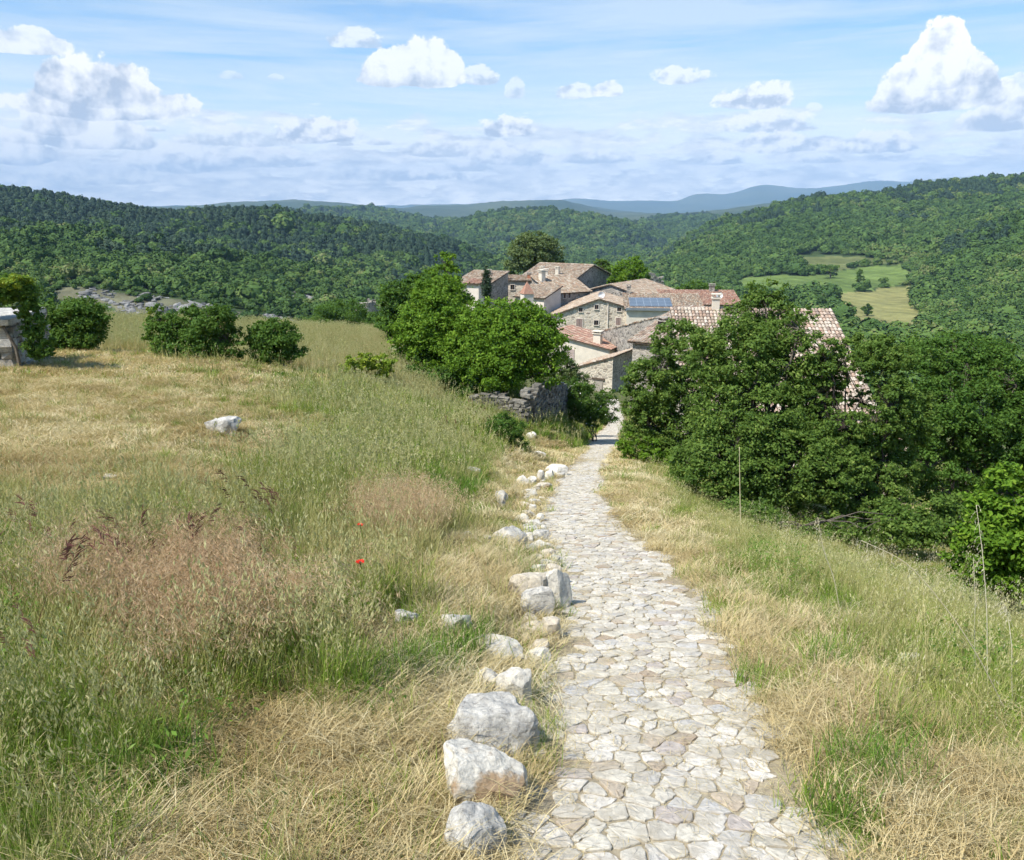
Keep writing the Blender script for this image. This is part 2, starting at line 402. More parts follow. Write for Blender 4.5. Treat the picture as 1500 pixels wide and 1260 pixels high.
    def azel(px, py):
        v = (py - 630) / F; u = (px - 750) / F
        d = Vector((u, CP - v * SP, -SP - v * CP)).normalized()
        return math.atan2(d.x, d.y), math.asin(d.z)
    for (px, py, hw, hh, amt, big, gr) in CLOUDS[5:]:
        a0, e0 = azel(px, py); a1, _ = azel(px + hw, py); _, e1 = azel(px, py - hh)
        ra = abs(a1 - a0) * 1.12; re = abs(e1 - e0) * 1.15
        da = mth(nt, 'MULTIPLY_ADD', az, 1 / ra, -a0 / ra)
        de = mth(nt, 'MULTIPLY_ADD', el, 1 / re, -(e0 + re * .12) / re)
        de2 = mth(nt, 'MAXIMUM', de, mth(nt, 'MULTIPLY', de, -4.2))
        r2 = mth(nt, 'MULTIPLY_ADD', de2, de2, mth(nt, 'MULTIPLY', da, da))
        f = mth(nt, 'SUBTRACT', 1, r2)
        nn, ns = (n1, n1s) if big else (n2, n2s)
        f = mth(nt, 'ADD', f, mth(nt, 'MULTIPLY_ADD', nn, 2.8 if big else 3.0, -1.5 if big else -1.5))
        msk = mth(nt, 'MULTIPLY', mth(nt, 'MULTIPLY', mth(nt, 'SUBTRACT', f, .08), 9.0 if big else 4.0, clamp=True), amt)
        lit = mth(nt, 'MULTIPLY', mth(nt, 'SUBTRACT', nn, ns), 6.5 if big else 5)
        sh = mth(nt, 'ADD', mth(nt, 'MULTIPLY_ADD', de, .95, (.46 if big else .40) - gr), lit)
        sh = mth(nt, 'ADD', sh, mth(nt, 'MULTIPLY', da, -.10), clamp=True)
        base = mixc(nt, msk, base, mixc(nt, sh, CL_DARK, CL_LITE))
        alpha = mth(nt, 'ADD', alpha, mth(nt, 'MULTIPLY', mth(nt, 'SUBTRACT', 1, alpha), msk))
    em = nd(nt, 'ShaderNodeEmission'); lk(nt, base, em.inputs[0]); em.inputs[1].default_value = 1
    tr = nd(nt, 'ShaderNodeBsdfTransparent'); mx = nd(nt, 'ShaderNodeMixShader')
    lk(nt, alpha, mx.inputs[0]); lk(nt, tr.outputs[0], mx.inputs[1]); lk(nt, em.outputs[0], mx.inputs[2])
    out = nd(nt, 'ShaderNodeOutputMaterial'); lk(nt, mx.outputs[0], out.inputs['Surface'])
    o = mb.build('sky', m, smooth=True); tag(o, 'pale blue sky with thin streaks and small fair weather clouds', 'sky', kind='structure')
VEIL_LO = (.97, .93, .87); VEIL_HI = (.43, .53, .63)
CL_DARK = (.37, .42, .50); CL_LITE = (.80, .79, .77)
#      px, base py, half width, height, amount, big, greyness
CLOUDS = [(500, 290, 360, 24, .6, 0, 0), (120, 292, 260, 30, .6, 0, 0), (800, 282, 280, 26, .6, 0, 0), (1000, 268, 170, 26, .65, 0, 0), (1390, 246, 160, 24, .6, 0, 0),
      (380, 243, 80, 24, .75, 0, .1), (260, 250, 75, 34, .85, 0, 0), (340, 212, 75, 24, .65, 0, .15), (160, 268, 90, 22, .65, 0, .1), (60, 272, 90, 24, .65, 0, .1), (560, 263, 120, 16, .7, 0, .1),
      (640, 228, 55, 20, .7, 0, .25), (740, 240, 60, 26, .75, 0, .2), (690, 250, 40, 14, .75, 0, .2), (865, 238, 62, 16, .8, 0, .15), (620, 262, 60, 14, .6, 0, .2), (470, 207, 62, 32, .95, 0, 0), (745, 198, 46, 24, 1, 0, 0),
      (560, 212, 20, 8, .7, 0, .3), (505, 213, 14, 6, .7, 0, .3), (225, 192, 18, 6, .7, 0, .3), (1130, 192, 75, 26, .8, 0, 0), (1130, 222, 65, 26, .9, 0, 0), (1285, 222, 66, 26, .95, 0, 0), (1060, 240, 30, 16, .85, 0, 0), (1200, 238, 40, 10, .75, 0, 0),
      (1105, 156, 58, 30, .9, 0, 0), (1192, 163, 14, 10, .65, 0, 0), (998, 122, 44, 20, .75, 0, 0), (845, 143, 34, 18, .75, 0, 0), (888, 140, 24, 18, .8, 0, 0), (754, 142, 14, 26, .6, 0, 0), (702, 122, 30, 22, .75, 0, 0), (525, 68, 42, 24, .65, 0, 0), (340, 115, 18, 10, .5, 0, 0), (405, 117, 12, 8, .45, 0, 0),
      (30, 238, 62, 46, .9, 1, 0), (35, 76, 76, 36, .8, 1, -.15), (130, 215, 105, 40, .92, 1, 0), (75, 195, 48, 50, .9, 1, 0), (155, 170, 125, 52, 1.0, 1, 0), (150, 150, 82, 66, 1.0, 1, 0), (85, 140, 36, 52, .95, 1, 0), (605, 124, 78, 60, .9, 1, -.2), (1490, 152, 44, 40, .75, 1, 0), (1450, 190, 66, 40, .95, 1, 0), (1462, 175, 36, 52, .95, 1, 0), (1362, 162, 100, 54, 1.0, 1, 0), (1410, 145, 50, 66, 1.0, 1, 0), (1325, 150, 52, 50, 1.0, 1, 0), (1372, 128, 46, 82, 1.0, 1, 0)]
_cr = random.Random(12)
for _i in range(0):
    _px = _cr.uniform(-40, 1540); _f = _cr.random(); _py = 205 + 85 * _f
    CLOUDS.insert(5, (_px, _py, _cr.uniform(26, 85) * (1.1 - .4 * _f), _cr.uniform(9, 22) * (1.15 - .5 * _f), _cr.uniform(.5, .85), 0, _cr.choice([0, .1, .2, .3])))
build_clouds()

def build_haze():
    mb = MB(); x0, x1, y0, y1, z0, z1 = -16900, 16900, -16900, 16900, -420, 900
    mb.box(((x0 + x1) / 2, (y0 + y1) / 2, (z0 + z1) / 2), (x1 - x0, y1 - y0, z1 - z0))
    m = bpy.data.materials.new('haze_air'); m.use_nodes = True; nt = m.node_tree; nt.nodes.clear()
    out = nd(nt, 'ShaderNodeOutputMaterial'); v = nd(nt, 'ShaderNodeVolumePrincipled')
    v.inputs['Color'].default_value = (.46, .70, 1, 1); v.inputs['Density'].default_value = 7.5e-5; v.inputs['Anisotropy'].default_value = -.1
    lk(nt, v.outputs[0], out.inputs['Volume'])
    o = mb.build('haze', m); tag(o, 'thin blue haze over the valley and the far hills', 'haze', kind='stuff')
    return o
HAZE = True
if HAZE: build_haze()
scene.cycles.use_denoising = True
scene.cycles.max_bounces = 8; scene.cycles.diffuse_bounces = 3; scene.cycles.glossy_bounces = 2; scene.cycles.transmission_bounces = 3; scene.cycles.volume_bounces = 0; scene.cycles.transparent_max_bounces = 8
scene.cycles.use_adaptive_sampling = True; scene.cycles.adaptive_threshold = .03
scene.cycles.sample_clamp_indirect = 6

# ================================================================ ground sheet
# soft regions of the meadow, given where they lie in the photo
def blobs(px, py, L):
    t = np.zeros(np.shape(px))
    for cx, cy, rx, ry, w in L:
        t = np.maximum(t, w * np.exp(-(((px - cx) / rx) ** 2 + ((py - cy) / ry) ** 2) ** 1.5))
    return t
M_STRAW = [(150, 660, 330, 95, 1), (60, 560, 330, 50, 1), (430, 1180, 260, 160, 1), (620, 1050, 150, 110, .9), (690, 870, 90, 90, 1), (760, 700, 60, 70, 1), (800, 640, 60, 35, 1), (940, 730, 45, 65, 1), (1010, 810, 70, 50, .9), (1130, 930, 120, 70, 1), (1230, 1030, 110, 70, 1), (1390, 1180, 140, 120, .9), (860, 660, 90, 40, .9), (920, 680, 25, 40, .9), (550, 950, 120, 60, .6)]
M_TALL = [(600, 650, 130, 90, 1), (520, 700, 150, 65, 1), (560, 590, 150, 40, .9), (260, 805, 280, 65, 1), (120, 900, 200, 110, .8), (100, 1080, 200, 120, .9), (350, 990, 180, 50, .8), (700, 620, 80, 50, .8), (470, 870, 140, 70, .8), (60, 1230, 120, 90, .8), (560, 770, 110, 60, .8)]
M_BROME = [(280, 895, 175, 55, 1), (370, 930, 130, 50, .9), (130, 900, 90, 40, .8), (590, 775, 85, 42, 1), (530, 840, 60, 40, .5), (240, 970, 90, 40, .5)]
M_RSLOPE = [(1000, 720, 70, 40, 1), (1080, 790, 90, 45, 1), (1220, 860, 130, 70, 1), (1360, 950, 140, 90, 1), (1450, 1060, 120, 90, .9), (960, 680, 40, 30, .9), (1500, 930, 120, 90, .8)]
M_GREEN = [(1290, 1150, 70, 60, 1), (1260, 1190, 50, 50, 1), (620, 1190, 60, 25, .7), (700, 960, 70, 40, .8), (610, 1000, 90, 40, .7), (640, 700, 90, 60, .8), (1450, 860, 90, 40, .8), (1110, 960, 25, 12, .9), (1100, 1000, 20, 10, .9), (230, 1150, 120, 60, .5), (760, 880, 70, 60, .45), (1210, 970, 30, 15, .6), (1350, 1080, 80, 30, .6)]
FIELD_G = [(1085, 408), (1150, 402), (1185, 405), (1215, 400), (1250, 392), (1320, 387), (1332, 402), (1330, 416), (1262, 426), (1225, 433), (1130, 440), (1070, 436)]
FIELD_T = [(1218, 434), (1262, 427), (1333, 417), (1340, 428), (1340, 448), (1350, 455), (1352, 486), (1300, 490), (1250, 482), (1222, 460)]
FIELD_O = [(1170, 378), (1235, 375), (1290, 380), (1325, 384), (1250, 390), (1215, 398), (1180, 400)]
def inpoly(px, py, poly):
    c = np.zeros(px.shape, bool); n = len(poly); j = n - 1
    for i in range(n):
        xi, yi = poly[i]; xj, yj = poly[j]
        with np.errstate(divide='ignore', invalid='ignore'):
            c ^= ((yi > py) != (yj > py)) & (px < (xj - xi) * (py - yi) / (yj - yi + 1e-9) + xi)
        j = i
    return c
def cliff_mask(x, y, px, py, Y):
    """bare limestone: the canyon edge on the left and small outcrops"""
    n = fbm(x / 14, y / 14, 4, 21)
    a = (1 - sstep(0, 1, np.abs(Y - 275) / 24)) * (px < 520) * sstep(-.25, .1, n + .12 * np.sin(px / 37))
    a = a * (.45 + .55 * sstep(60, 120, px))
    b = blobs(px, py, [(925, 362, 34, 7, 1), (1300, 488, 60, 8, .8), (460, 440, 90, 20, .35), (60, 372, 60, 6, .3), (90, 365, 30, 4, .3), (1075, 352, 12, 4, .5), (1060, 385, 12, 5, .4)]) * (Y > 180)
    return np.maximum(a, b * (n > -.15))
def ground_colours(x, y, z):
    px, py, _ = proj(x, y, z)
    Y = np.maximum(y, .01)
    n = fbm(x / 2.2, y / 2.2, 4, 30); nf = fbm(x / .5, y / .5, 3, 31)
    straw = np.array([.43, .34, .18]); grn = np.array([.16, .17, .055]); soil = np.array([.39, .33, .245]); yel = np.array([.34, .28, .13])
    near = sstep(1.2, .9, Y) 
    ws = blobs(px, py, M_STRAW); wt = np.maximum(np.maximum(blobs(px, py, M_TALL), blobs(px, py, M_RSLOPE)), blobs(px, py, M_GREEN))
    f = np.clip(.5 + .9 * (ws - wt) + .5 * n + .3 * nf, 0, 1)[..., None]
    c = straw * f + grn * (1 - f)
    pd = np.abs(x - path_x(y))
    pf = ((1 - sstep(.5, .8, pd + .25 * nf)) * (y < 72))[..., None]
    c = c * (1 - pf) + soil * pf
    # rye meadow on the terrace
    rf = (sstep(29, 33, Y) * (1 - sstep(52, 56, Y)) * (px < 640))[..., None]
    c = c * (1 - rf) + yel * rf
    mid = sstep(52, 70, Y)[..., None]
    c = c * (1 - mid) + np.array([.10, .115, .05]) * mid
    far = sstep(180, 240, Y)[..., None]
    g = (.5 + fbm(x / 40, y / 40, 4, 40))[..., None]
    fc = np.array([.028, .052, .02]) * (1 - g) + np.array([.055, .085, .032]) * g
    c = c * (1 - far) + fc * far
    vf = sstep(2300, 3500, Y)[..., None]
    g2 = np.clip(.5 + 1.2 * fbm(x / 500, y / 500, 5, 41), 0, 1)[..., None]
    c = c * (1 - vf) + (np.array([.03, .055, .028]) * (1 - g2) + np.array([.075, .095, .05]) * g2) * vf
    for poly, col in ((FIELD_G, (.12, .175, .05)), (FIELD_T, (.21, .21, .085)), (FIELD_O, (.12, .14, .055))):
        k = (inpoly(px + 9 * fbm(x / 18, y / 18, 3, 46), py + 5 * fbm(x / 18, y / 18, 3, 47), poly) & (Y > 250) & (Y < 900))[..., None]
        st = (1 + .25 * fbm(x / 25, y / 25, 4, 44) + .1 * np.sin((x * .8 + y * .3) / 2.2))[..., None]
        c = np.where(k, np.array(col) * st, c)
    k = (cliff_mask(x, y, px, py, Y) > .45)[..., None]
    c = np.where(k, np.array([.13, .13, .085]) * (1 + .5 * fbm(x / 5, y / 5, 3, 50))[..., None], c)
    # bare pale tops of the farthest mountains
    k = (Y > 12000) & (z > 480)
    kk = (k * np.clip(.5 + 1.5 * fbm(x / 400, y / 400, 4, 60), 0, 1))[..., None]
    c = c * (1 - .7 * kk) + np.array([.4, .38, .34]) * .7 * kk
    return c, px, py
def build_ground():
    az = np.concatenate([np.linspace(-180, -48, 34)[:-1], np.linspace(-48, -41, 18)[:-1], np.linspace(-41, 41, 760), np.linspace(41, 48, 18)[1:], np.linspace(48, 180, 34)[1:-1]])
    r = np.exp(np.linspace(math.log(.4), math.log(16500), 890))
    A, RR = np.meshgrid(np.radians(az), r)
    x = RR * np.sin(A); y = RR * np.cos(A); z = height(x, y)
    # everything outside the front wedge that is farther than the hills falls away gently
    na, nr = len(az), len(r)
    V = np.stack([x, y, z], -1).reshape(-1, 3)
    V = np.vstack([V, [[0, 0, hz(0, 0.01)]]])
    i = np.arange(nr - 1)[:, None] * na; j = np.arange(na)[None]; j2 = (j + 1) % na
    Q = np.stack([i + j, i + j2, i + na + j2, i + na + j], -1).reshape(-1, 4)[:, ::-1]
    c = len(V) - 1; T = np.stack([np.full(na, c), np.arange(na), (np.arange(na) + 1) % na], -1)[:, ::-1]
    mb = MB(); mb.add(V, [Q, T])
    col, px, py = ground_colours(V[:, 0], V[:, 1], V[:, 2])
    m, nt, b = newmat('ground_earth')
    a = attr(nt, 'gcol').outputs['Color']
    g = nd(nt, 'ShaderNodeNewGeometry').outputs['Position']
    fine = noisen(nt, 28, 5, g); mid = noisen(nt, 3.1, 5, g); big = noisen(nt, .12, 6, g, .7); huge = noisen(nt, .02, 8, g, .75)
    c1 = mixc(nt, 1, a, ramp(nt, fine, [(.25, (.6, .58, .55)), (.5, (1, 1, 1)), (.75, (1.35, 1.35, 1.3))]).outputs[0], 'MULTIPLY')
    c2 = mixc(nt, 1, c1, ramp(nt, big, [(.3, (.7, .72, .7)), (.7, (1.25, 1.22, 1.15))]).outputs[0], 'MULTIPLY')
    c2 = mixc(nt, 1, c2, ramp(nt, huge, [(.35, (.72, .75, .72)), (.65, (1.28, 1.22, 1.2))]).outputs[0], 'MULTIPLY')
    lk(nt, c2, b.inputs['Base Color']); b.inputs['Roughness'].default_value = .95; b.inputs['Specular IOR Level'].default_value = .1
    bumpn(nt, b, mth(nt, 'ADD', mth(nt, 'MULTIPLY', fine, .4), mid), .7, .03)
    o = mb.build('ground', m, smooth=True)
    at_ = o.data.attributes.new('gcol', 'FLOAT_COLOR', 'POINT')
    at_.data.foreach_set('color', np.concatenate([np.clip(col, 0, 1), np.ones((len(col), 1))], 1).astype(np.float32).ravel())
    tag(o, 'sloping meadow ground falling to the valley and rising into wooded hills', 'ground', kind='structure')
    return o
build_ground()

# ================================================================ cobbled path
def build_path():
    # arc-length table of the centre line
    ys = np.linspace(-2.5, 68, 3000); xs = path_x(ys); zs = path_z(ys)
    ds = np.sqrt(np.diff(xs) ** 2 + np.diff(ys) ** 2 + np.diff(zs) ** 2); L = np.concatenate([[0], np.cumsum(ds)])
    def place(u, w, h):
        y = np.interp(u, L, ys); dy = .05
        tx = path_x(y + dy) - path_x(y - dy); tn = np.hypot(tx, 2 * dy); nx, ny = 2 * dy / tn, -tx / tn
        X = path_x(y) + w * nx; Yw = y + w * ny
        return np.stack([X, Yw, path_z(Yw) + h], -1)
    half = .60; sp = .118
    sites = []
    u = 0; row = 0
    rr = np.random.default_rng(11)
    while u < L[-1]:
        k = sp * (1 + .25 * math.sin(row * 1.7) * rr.random())
        w = -half - 3 * sp + (row % 2) * sp * .5
        while w < half + 3 * sp:
            st = sp * rr.choice([.55, .8, 1.0, 1.3, 1.6])
            sites.append((u + rr.uniform(-.33, .33) * sp, w + rr.uniform(-.2, .2) * sp)); w += st
        u += k * .88; row += 1
    S = np.array(sites)
    order = np.argsort(S[:, 0]); S = S[order]
    mb = MB()
    us = S[:, 0]
    for i, (a, b) in enumerate(S):
        edge = half + .07 * math.sin(a * 3.1) + .05 * math.sin(a * 7.7 + b)
        if abs(b) > edge: continue
        if abs(b) > edge - .14 and rr.random() < .22: continue
        lo, hi = np.searchsorted(us, (a - .42, a + .42))
        N = S[lo:hi]; dd = np.hypot(N[:, 0] - a, N[:, 1] - b); N = N[(dd > 1e-6) & (dd < .42)]
        poly = [(a - .3, b - .3), (a + .3, b - .3), (a + .3, b + .3), (a - .3, b + .3)]
        for n0, n1 in N:
            mx, my = (a + n0) / 2, (b + n1) / 2; dx, dy = n0 - a, n1 - b
            out = []; m = len(poly)
            if m < 3: break
            for q in range(m):
                p0 = poly[q]; p1 = poly[(q + 1) % m]
                s0 = (p0[0] - mx) * dx + (p0[1] - my) * dy; s1 = (p1[0] - mx) * dx + (p1[1] - my) * dy
                if s0 <= 0: out.append(p0)
                if s0 * s1 < 0:
                    t = s0 / (s0 - s1); out.append((p0[0] + (p1[0] - p0[0]) * t, p0[1] + (p1[1] - p0[1]) * t))
            poly = out
        if len(poly) < 3: continue
        P = np.array(poly); c = P.mean(0)
        # drop very short edges, then round the corners
        keep = np.hypot(*(P - np.roll(P, 1, 0)).T) > .018; P = P[keep] if keep.sum() >= 3 else P
        gap = rr.uniform(.002, .007)
        rad = np.hypot(*(P - c).T); P = c + (P - c) * (1 - gap / np.maximum(rad, .03))[:, None]
        nearq = np.interp(a, L, ys) < 14
        for ck in ((.15, .2) if nearq else (.18,)):
            Q = np.roll(P, -1, 0); P = np.stack([P * (1 - ck) + Q * ck, P * ck + Q * (1 - ck)], 1).reshape(-1, 2)
        th_ = np.arctan2(*(P - c).T); P = c + (P - c) * (1 + .045 * np.sin(3 * th_ + rr.uniform(0, 6)) * rr.random() + .03 * np.sin(5 * th_ + rr.uniform(0, 6)))[:, None]
        P = P + rr.normal(0, .003, P.shape)
        n = len(P); tilt = rr.normal(0, .03, 2); h0 = rr.uniform(.0, .008)
        rings = []
        prof = ((1.0, -.03), (1.0, -.001), (.965, .003), (.86, .0045), (.5, .005)) if nearq else ((1.0, -.02), (.97, .004), (.6, .01))
        for sc, hh in prof:
            q = c + (P - c) * sc
            hgt = h0 + hh + ((q - c) @ tilt) + (rr.normal(0, .0013, n) if sc < 1 else 0)
            rings.append(place(q[:, 0], q[:, 1], hgt))
        cz = place(np.array([c[0]]), np.array([c[1]]), np.array([h0 + prof[-1][1] + .001]))
        V = np.concatenate(rings + [cz]); k = len(prof)
        ar = np.arange(n); br = (ar + 1) % n
        fl = [np.stack([ar + n * q, ar + n * (q + 1), br + n * (q + 1), br + n * q], 1) for q in range(k - 1)]
        tri = np.stack([ar + n * (k - 1), np.full(n, n * k), br + n * (k - 1)], 1)
        mb.add(V, [np.concatenate(fl), tri], rr.random())
    m, nt, b = newmat('paving_limestone')
    a = attr(nt).outputs['Fac']; g = nd(nt, 'ShaderNodeNewGeometry').outputs['Position']
    c = ramp(nt, a, [(0, (0.512, 0.472, 0.393)), (.25, (0.584, 0.543, 0.470)), (.42, (0.461, 0.433, 0.383)), (.55, (0.554, 0.512, 0.422)), (.72, (0.472, 0.453, 0.422)), (.8, (0.616, 0.573, 0.498)), (.90, (0.451, 0.372, 0.278)), (.94, (0.369, 0.292, 0.211)), (.965, (0.420, 0.370, 0.328)), (1, (0.543, 0.503, 0.432))], 'CONSTANT').outputs[0]
    n = noisen(nt, 34, 7, g, .7); n2 = noisen(nt, 7, 5, g)
    c = mixc(nt, 1, c, ramp(nt, n, [(.26, (.42, .40, .37)), (.42, (.86, .85, .84)), (.52, (1, 1, 1)), (.72, (1.16, 1.15, 1.13))]).outputs[0], 'MULTIPLY')
    c = mixc(nt, ramp(nt, n2, [(.46, (0, 0, 0)), (.62, (.7, .7, .7))]).outputs[0], c, (.36, .32, .25))
    lk(nt, c, b.inputs['Base Color']); b.inputs['Roughness'].default_value = .8; b.inputs['Specular IOR Level'].default_value = .2
    bumpn(nt, b, n, .8, .008)
    o = mb.build('path', m, smooth=False)
    tag(o, 'pale limestone cobbled path winding down to the village', 'path', kind='structure')
build_path()
# ================================================================ scattering
def pick_group():
    """geometry node group: instance the children of a collection on the points of a mesh"""
    ng = bpy.data.node_groups.new('scatter', 'GeometryNodeTree')
    ng.interface.new_socket('Geometry', in_out='INPUT', socket_type='NodeSocketGeometry')
    ng.interface.new_socket('Pieces', in_out='INPUT', socket_type='NodeSocketCollection')
    ng.interface.new_socket('Geometry', in_out='OUTPUT', socket_type='NodeSocketGeometry')
    gi = ng.nodes.new('NodeGroupInput'); go = ng.nodes.new('NodeGroupOutput')
    ci = ng.nodes.new('GeometryNodeCollectionInfo'); ci.inputs['Separate Children'].default_value = True; ci.inputs['Reset Children'].default_value = True
    ip = ng.nodes.new('GeometryNodeInstanceOnPoints'); ip.inputs['Pick Instance'].default_value = True
    def na(name, typ):
        n = ng.nodes.new('GeometryNodeInputNamedAttribute'); n.data_type = typ; n.inputs[0].default_value = name; return n.outputs[0]
    e2r = ng.nodes.new('FunctionNodeEulerToRotation')
    L = ng.links
    L.new(gi.outputs['Pieces'], ci.inputs['Collection']); L.new(gi.outputs['Geometry'], ip.inputs['Points'])
    L.new(ci.outputs[0], ip.inputs['Instance']); L.new(na('pick', 'INT'), ip.inputs['Instance Index'])
    L.new(na('rot', 'FLOAT_VECTOR'), e2r.inputs[0]); L.new(e2r.outputs[0], ip.inputs['Rotation']); L.new(na('scl', 'FLOAT_VECTOR'), ip.inputs['Scale'])
    L.new(ip.outputs[0], go.inputs[0])
    return ng
SCATTER = pick_group()
def scatter(name, label, cat, pieces, P, rot, scl, pick):
    """ONE 'stuff' object: many small pieces spread over the points P"""
    col = bpy.data.collections.new('pieces_' + name)
    for i, p in enumerate(pieces):
        p.name = 'piece_%s_%02d' % (name, i); col.objects.link(p)
    me = bpy.data.meshes.new(name); n = len(P)
    me.vertices.add(n); me.vertices.foreach_set('co', np.asarray(P, np.float32).ravel())
    a = me.attributes.new('rot', 'FLOAT_VECTOR', 'POINT'); a.data.foreach_set('vector', np.asarray(rot, np.float32).ravel())
    scl = np.asarray(scl, np.float32); scl = np.repeat(scl[:, None], 3, 1) if scl.ndim == 1 else scl
    a = me.attributes.new('scl', 'FLOAT_VECTOR', 'POINT'); a.data.foreach_set('vector', scl.ravel())
    a = me.attributes.new('pick', 'INT', 'POINT'); a.data.foreach_set('value', np.asarray(pick, np.int32))
    o = bpy.data.objects.new(name, me); COL.objects.link(o)
    md = o.modifiers.new('scatter', 'NODES'); md.node_group = SCATTER
    for it in SCATTER.interface.items_tree:
        if it.item_type == 'SOCKET' and it.in_out == 'INPUT' and it.name == 'Pieces': md[it.identifier] = col
    tag(o, label, cat, kind='stuff')
    return o

# ---------------------------------------------------------------- far crowns
def leaf_quads(C, Nrm, size, asp=.6, g=rng):
    """one leaf-like rhombus per centre, facing roughly along Nrm"""
    n = len(C); t = g.normal(size=(n, 3)); t -= (t * Nrm).sum(1)[:, None] * Nrm
    t /= np.linalg.norm(t, axis=1)[:, None] + 1e-9; b = np.cross(Nrm, t)
    size = np.broadcast_to(size, (n,))[:, None]
    V = np.stack([C - t * size, C + b * size * asp, C + t * size, C - b * size * asp], 1).reshape(-1, 3)
    return V, np.arange(4 * n).reshape(-1, 4)
def unit(v): return v / (np.linalg.norm(v, axis=-1, keepdims=True) + 1e-9)
def far_crown(seed, kind):
    g = np.random.default_rng(seed); mb = MB()
    n = 430
    if kind == 'pine':
        h = g.random(n) ** .8; a = g.uniform(0, 6.28, n); r = .40 * np.sqrt(np.clip(1 - ((h - .35) / .7) ** 2, .03, 1)) * (.8 + .2 * np.cos(h * 19 + a * 2))
        C = np.stack([r * np.cos(a), r * np.sin(a), .15 + h * .95], 1) * (1 + g.normal(0, .05, (n, 1)))
        N = unit(np.stack([np.cos(a), np.sin(a), np.full(n, .8)], 1) + g.normal(0, .35, (n, 3)))
        V, Q = leaf_quads(C, N, .085, .7, g)
    else:
        K = 9; lobes = np.stack([g.uniform(-.3, .3, K), g.uniform(-.3, .3, K), g.uniform(.35, .85, K)], 1); lr = g.uniform(.2, .34, K)
        k = g.integers(0, K, n); d = unit(g.normal(size=(n, 3))); d[:, 2] = np.abs(d[:, 2]) * 1.0 - .25; d = unit(d)
        C = lobes[k] + d * lr[k][:, None]
        N = unit(d + g.normal(0, .3, (n, 3)))
        V, Q = leaf_quads(C, N, .085 * g.uniform(.6, 1.3, n), .75, g)
    mb.add(V, Q, np.repeat(g.random(len(Q)), 4))
    # dense inner mass so that the crown is opaque
    m = 8; u = np.arange(m) * 2 * math.pi / m; rings = []
    prof = [(.05, .25), (.3, .3), (.4, .55), (.3, .8), (.05, .95)] if kind != 'pine' else [(.05, .05), (.3, .25), (.32, .5), (.22, .85), (.04, 1.05)]
    for rr_, zz in prof:
        q = rr_ * (1 + g.normal(0, .12, m)); rings.append(np.stack([q * np.cos(u), q * np.sin(u), np.full(m, zz)], 1))
    ar = np.arange(m); br = (ar + 1) % m
    mb.add(np.concatenate(rings), np.concatenate([np.stack([ar + i * m, br + i * m, br + (i + 1) * m, ar + (i + 1) * m], 1) for i in range(len(prof) - 1)]), .15)
    return mb.build('crown', MAT[('far_pine' if kind == 'pine' else 'far_oak')] , link=False)
MAT = {}
MAT['far_oak'] = leafmat('forest_oak', [(0, (.036, .074, .018)), (.35, (.056, .105, .024)), (.65, (.08, .138, .032)), (.88, (.11, .165, .036)), (1, (.15, .17, .06))], .75, 0, True, .12, loc=.011)
MAT['far_pine'] = leafmat('forest_pine_cloud_shade', [(0, (.018, .044, .024)), (.5, (.03, .064, .03)), (1, (.046, .082, .034))], .7, 0, True, loc=.02)  # pine green, with the ridge's cloud shadow put into its darkness
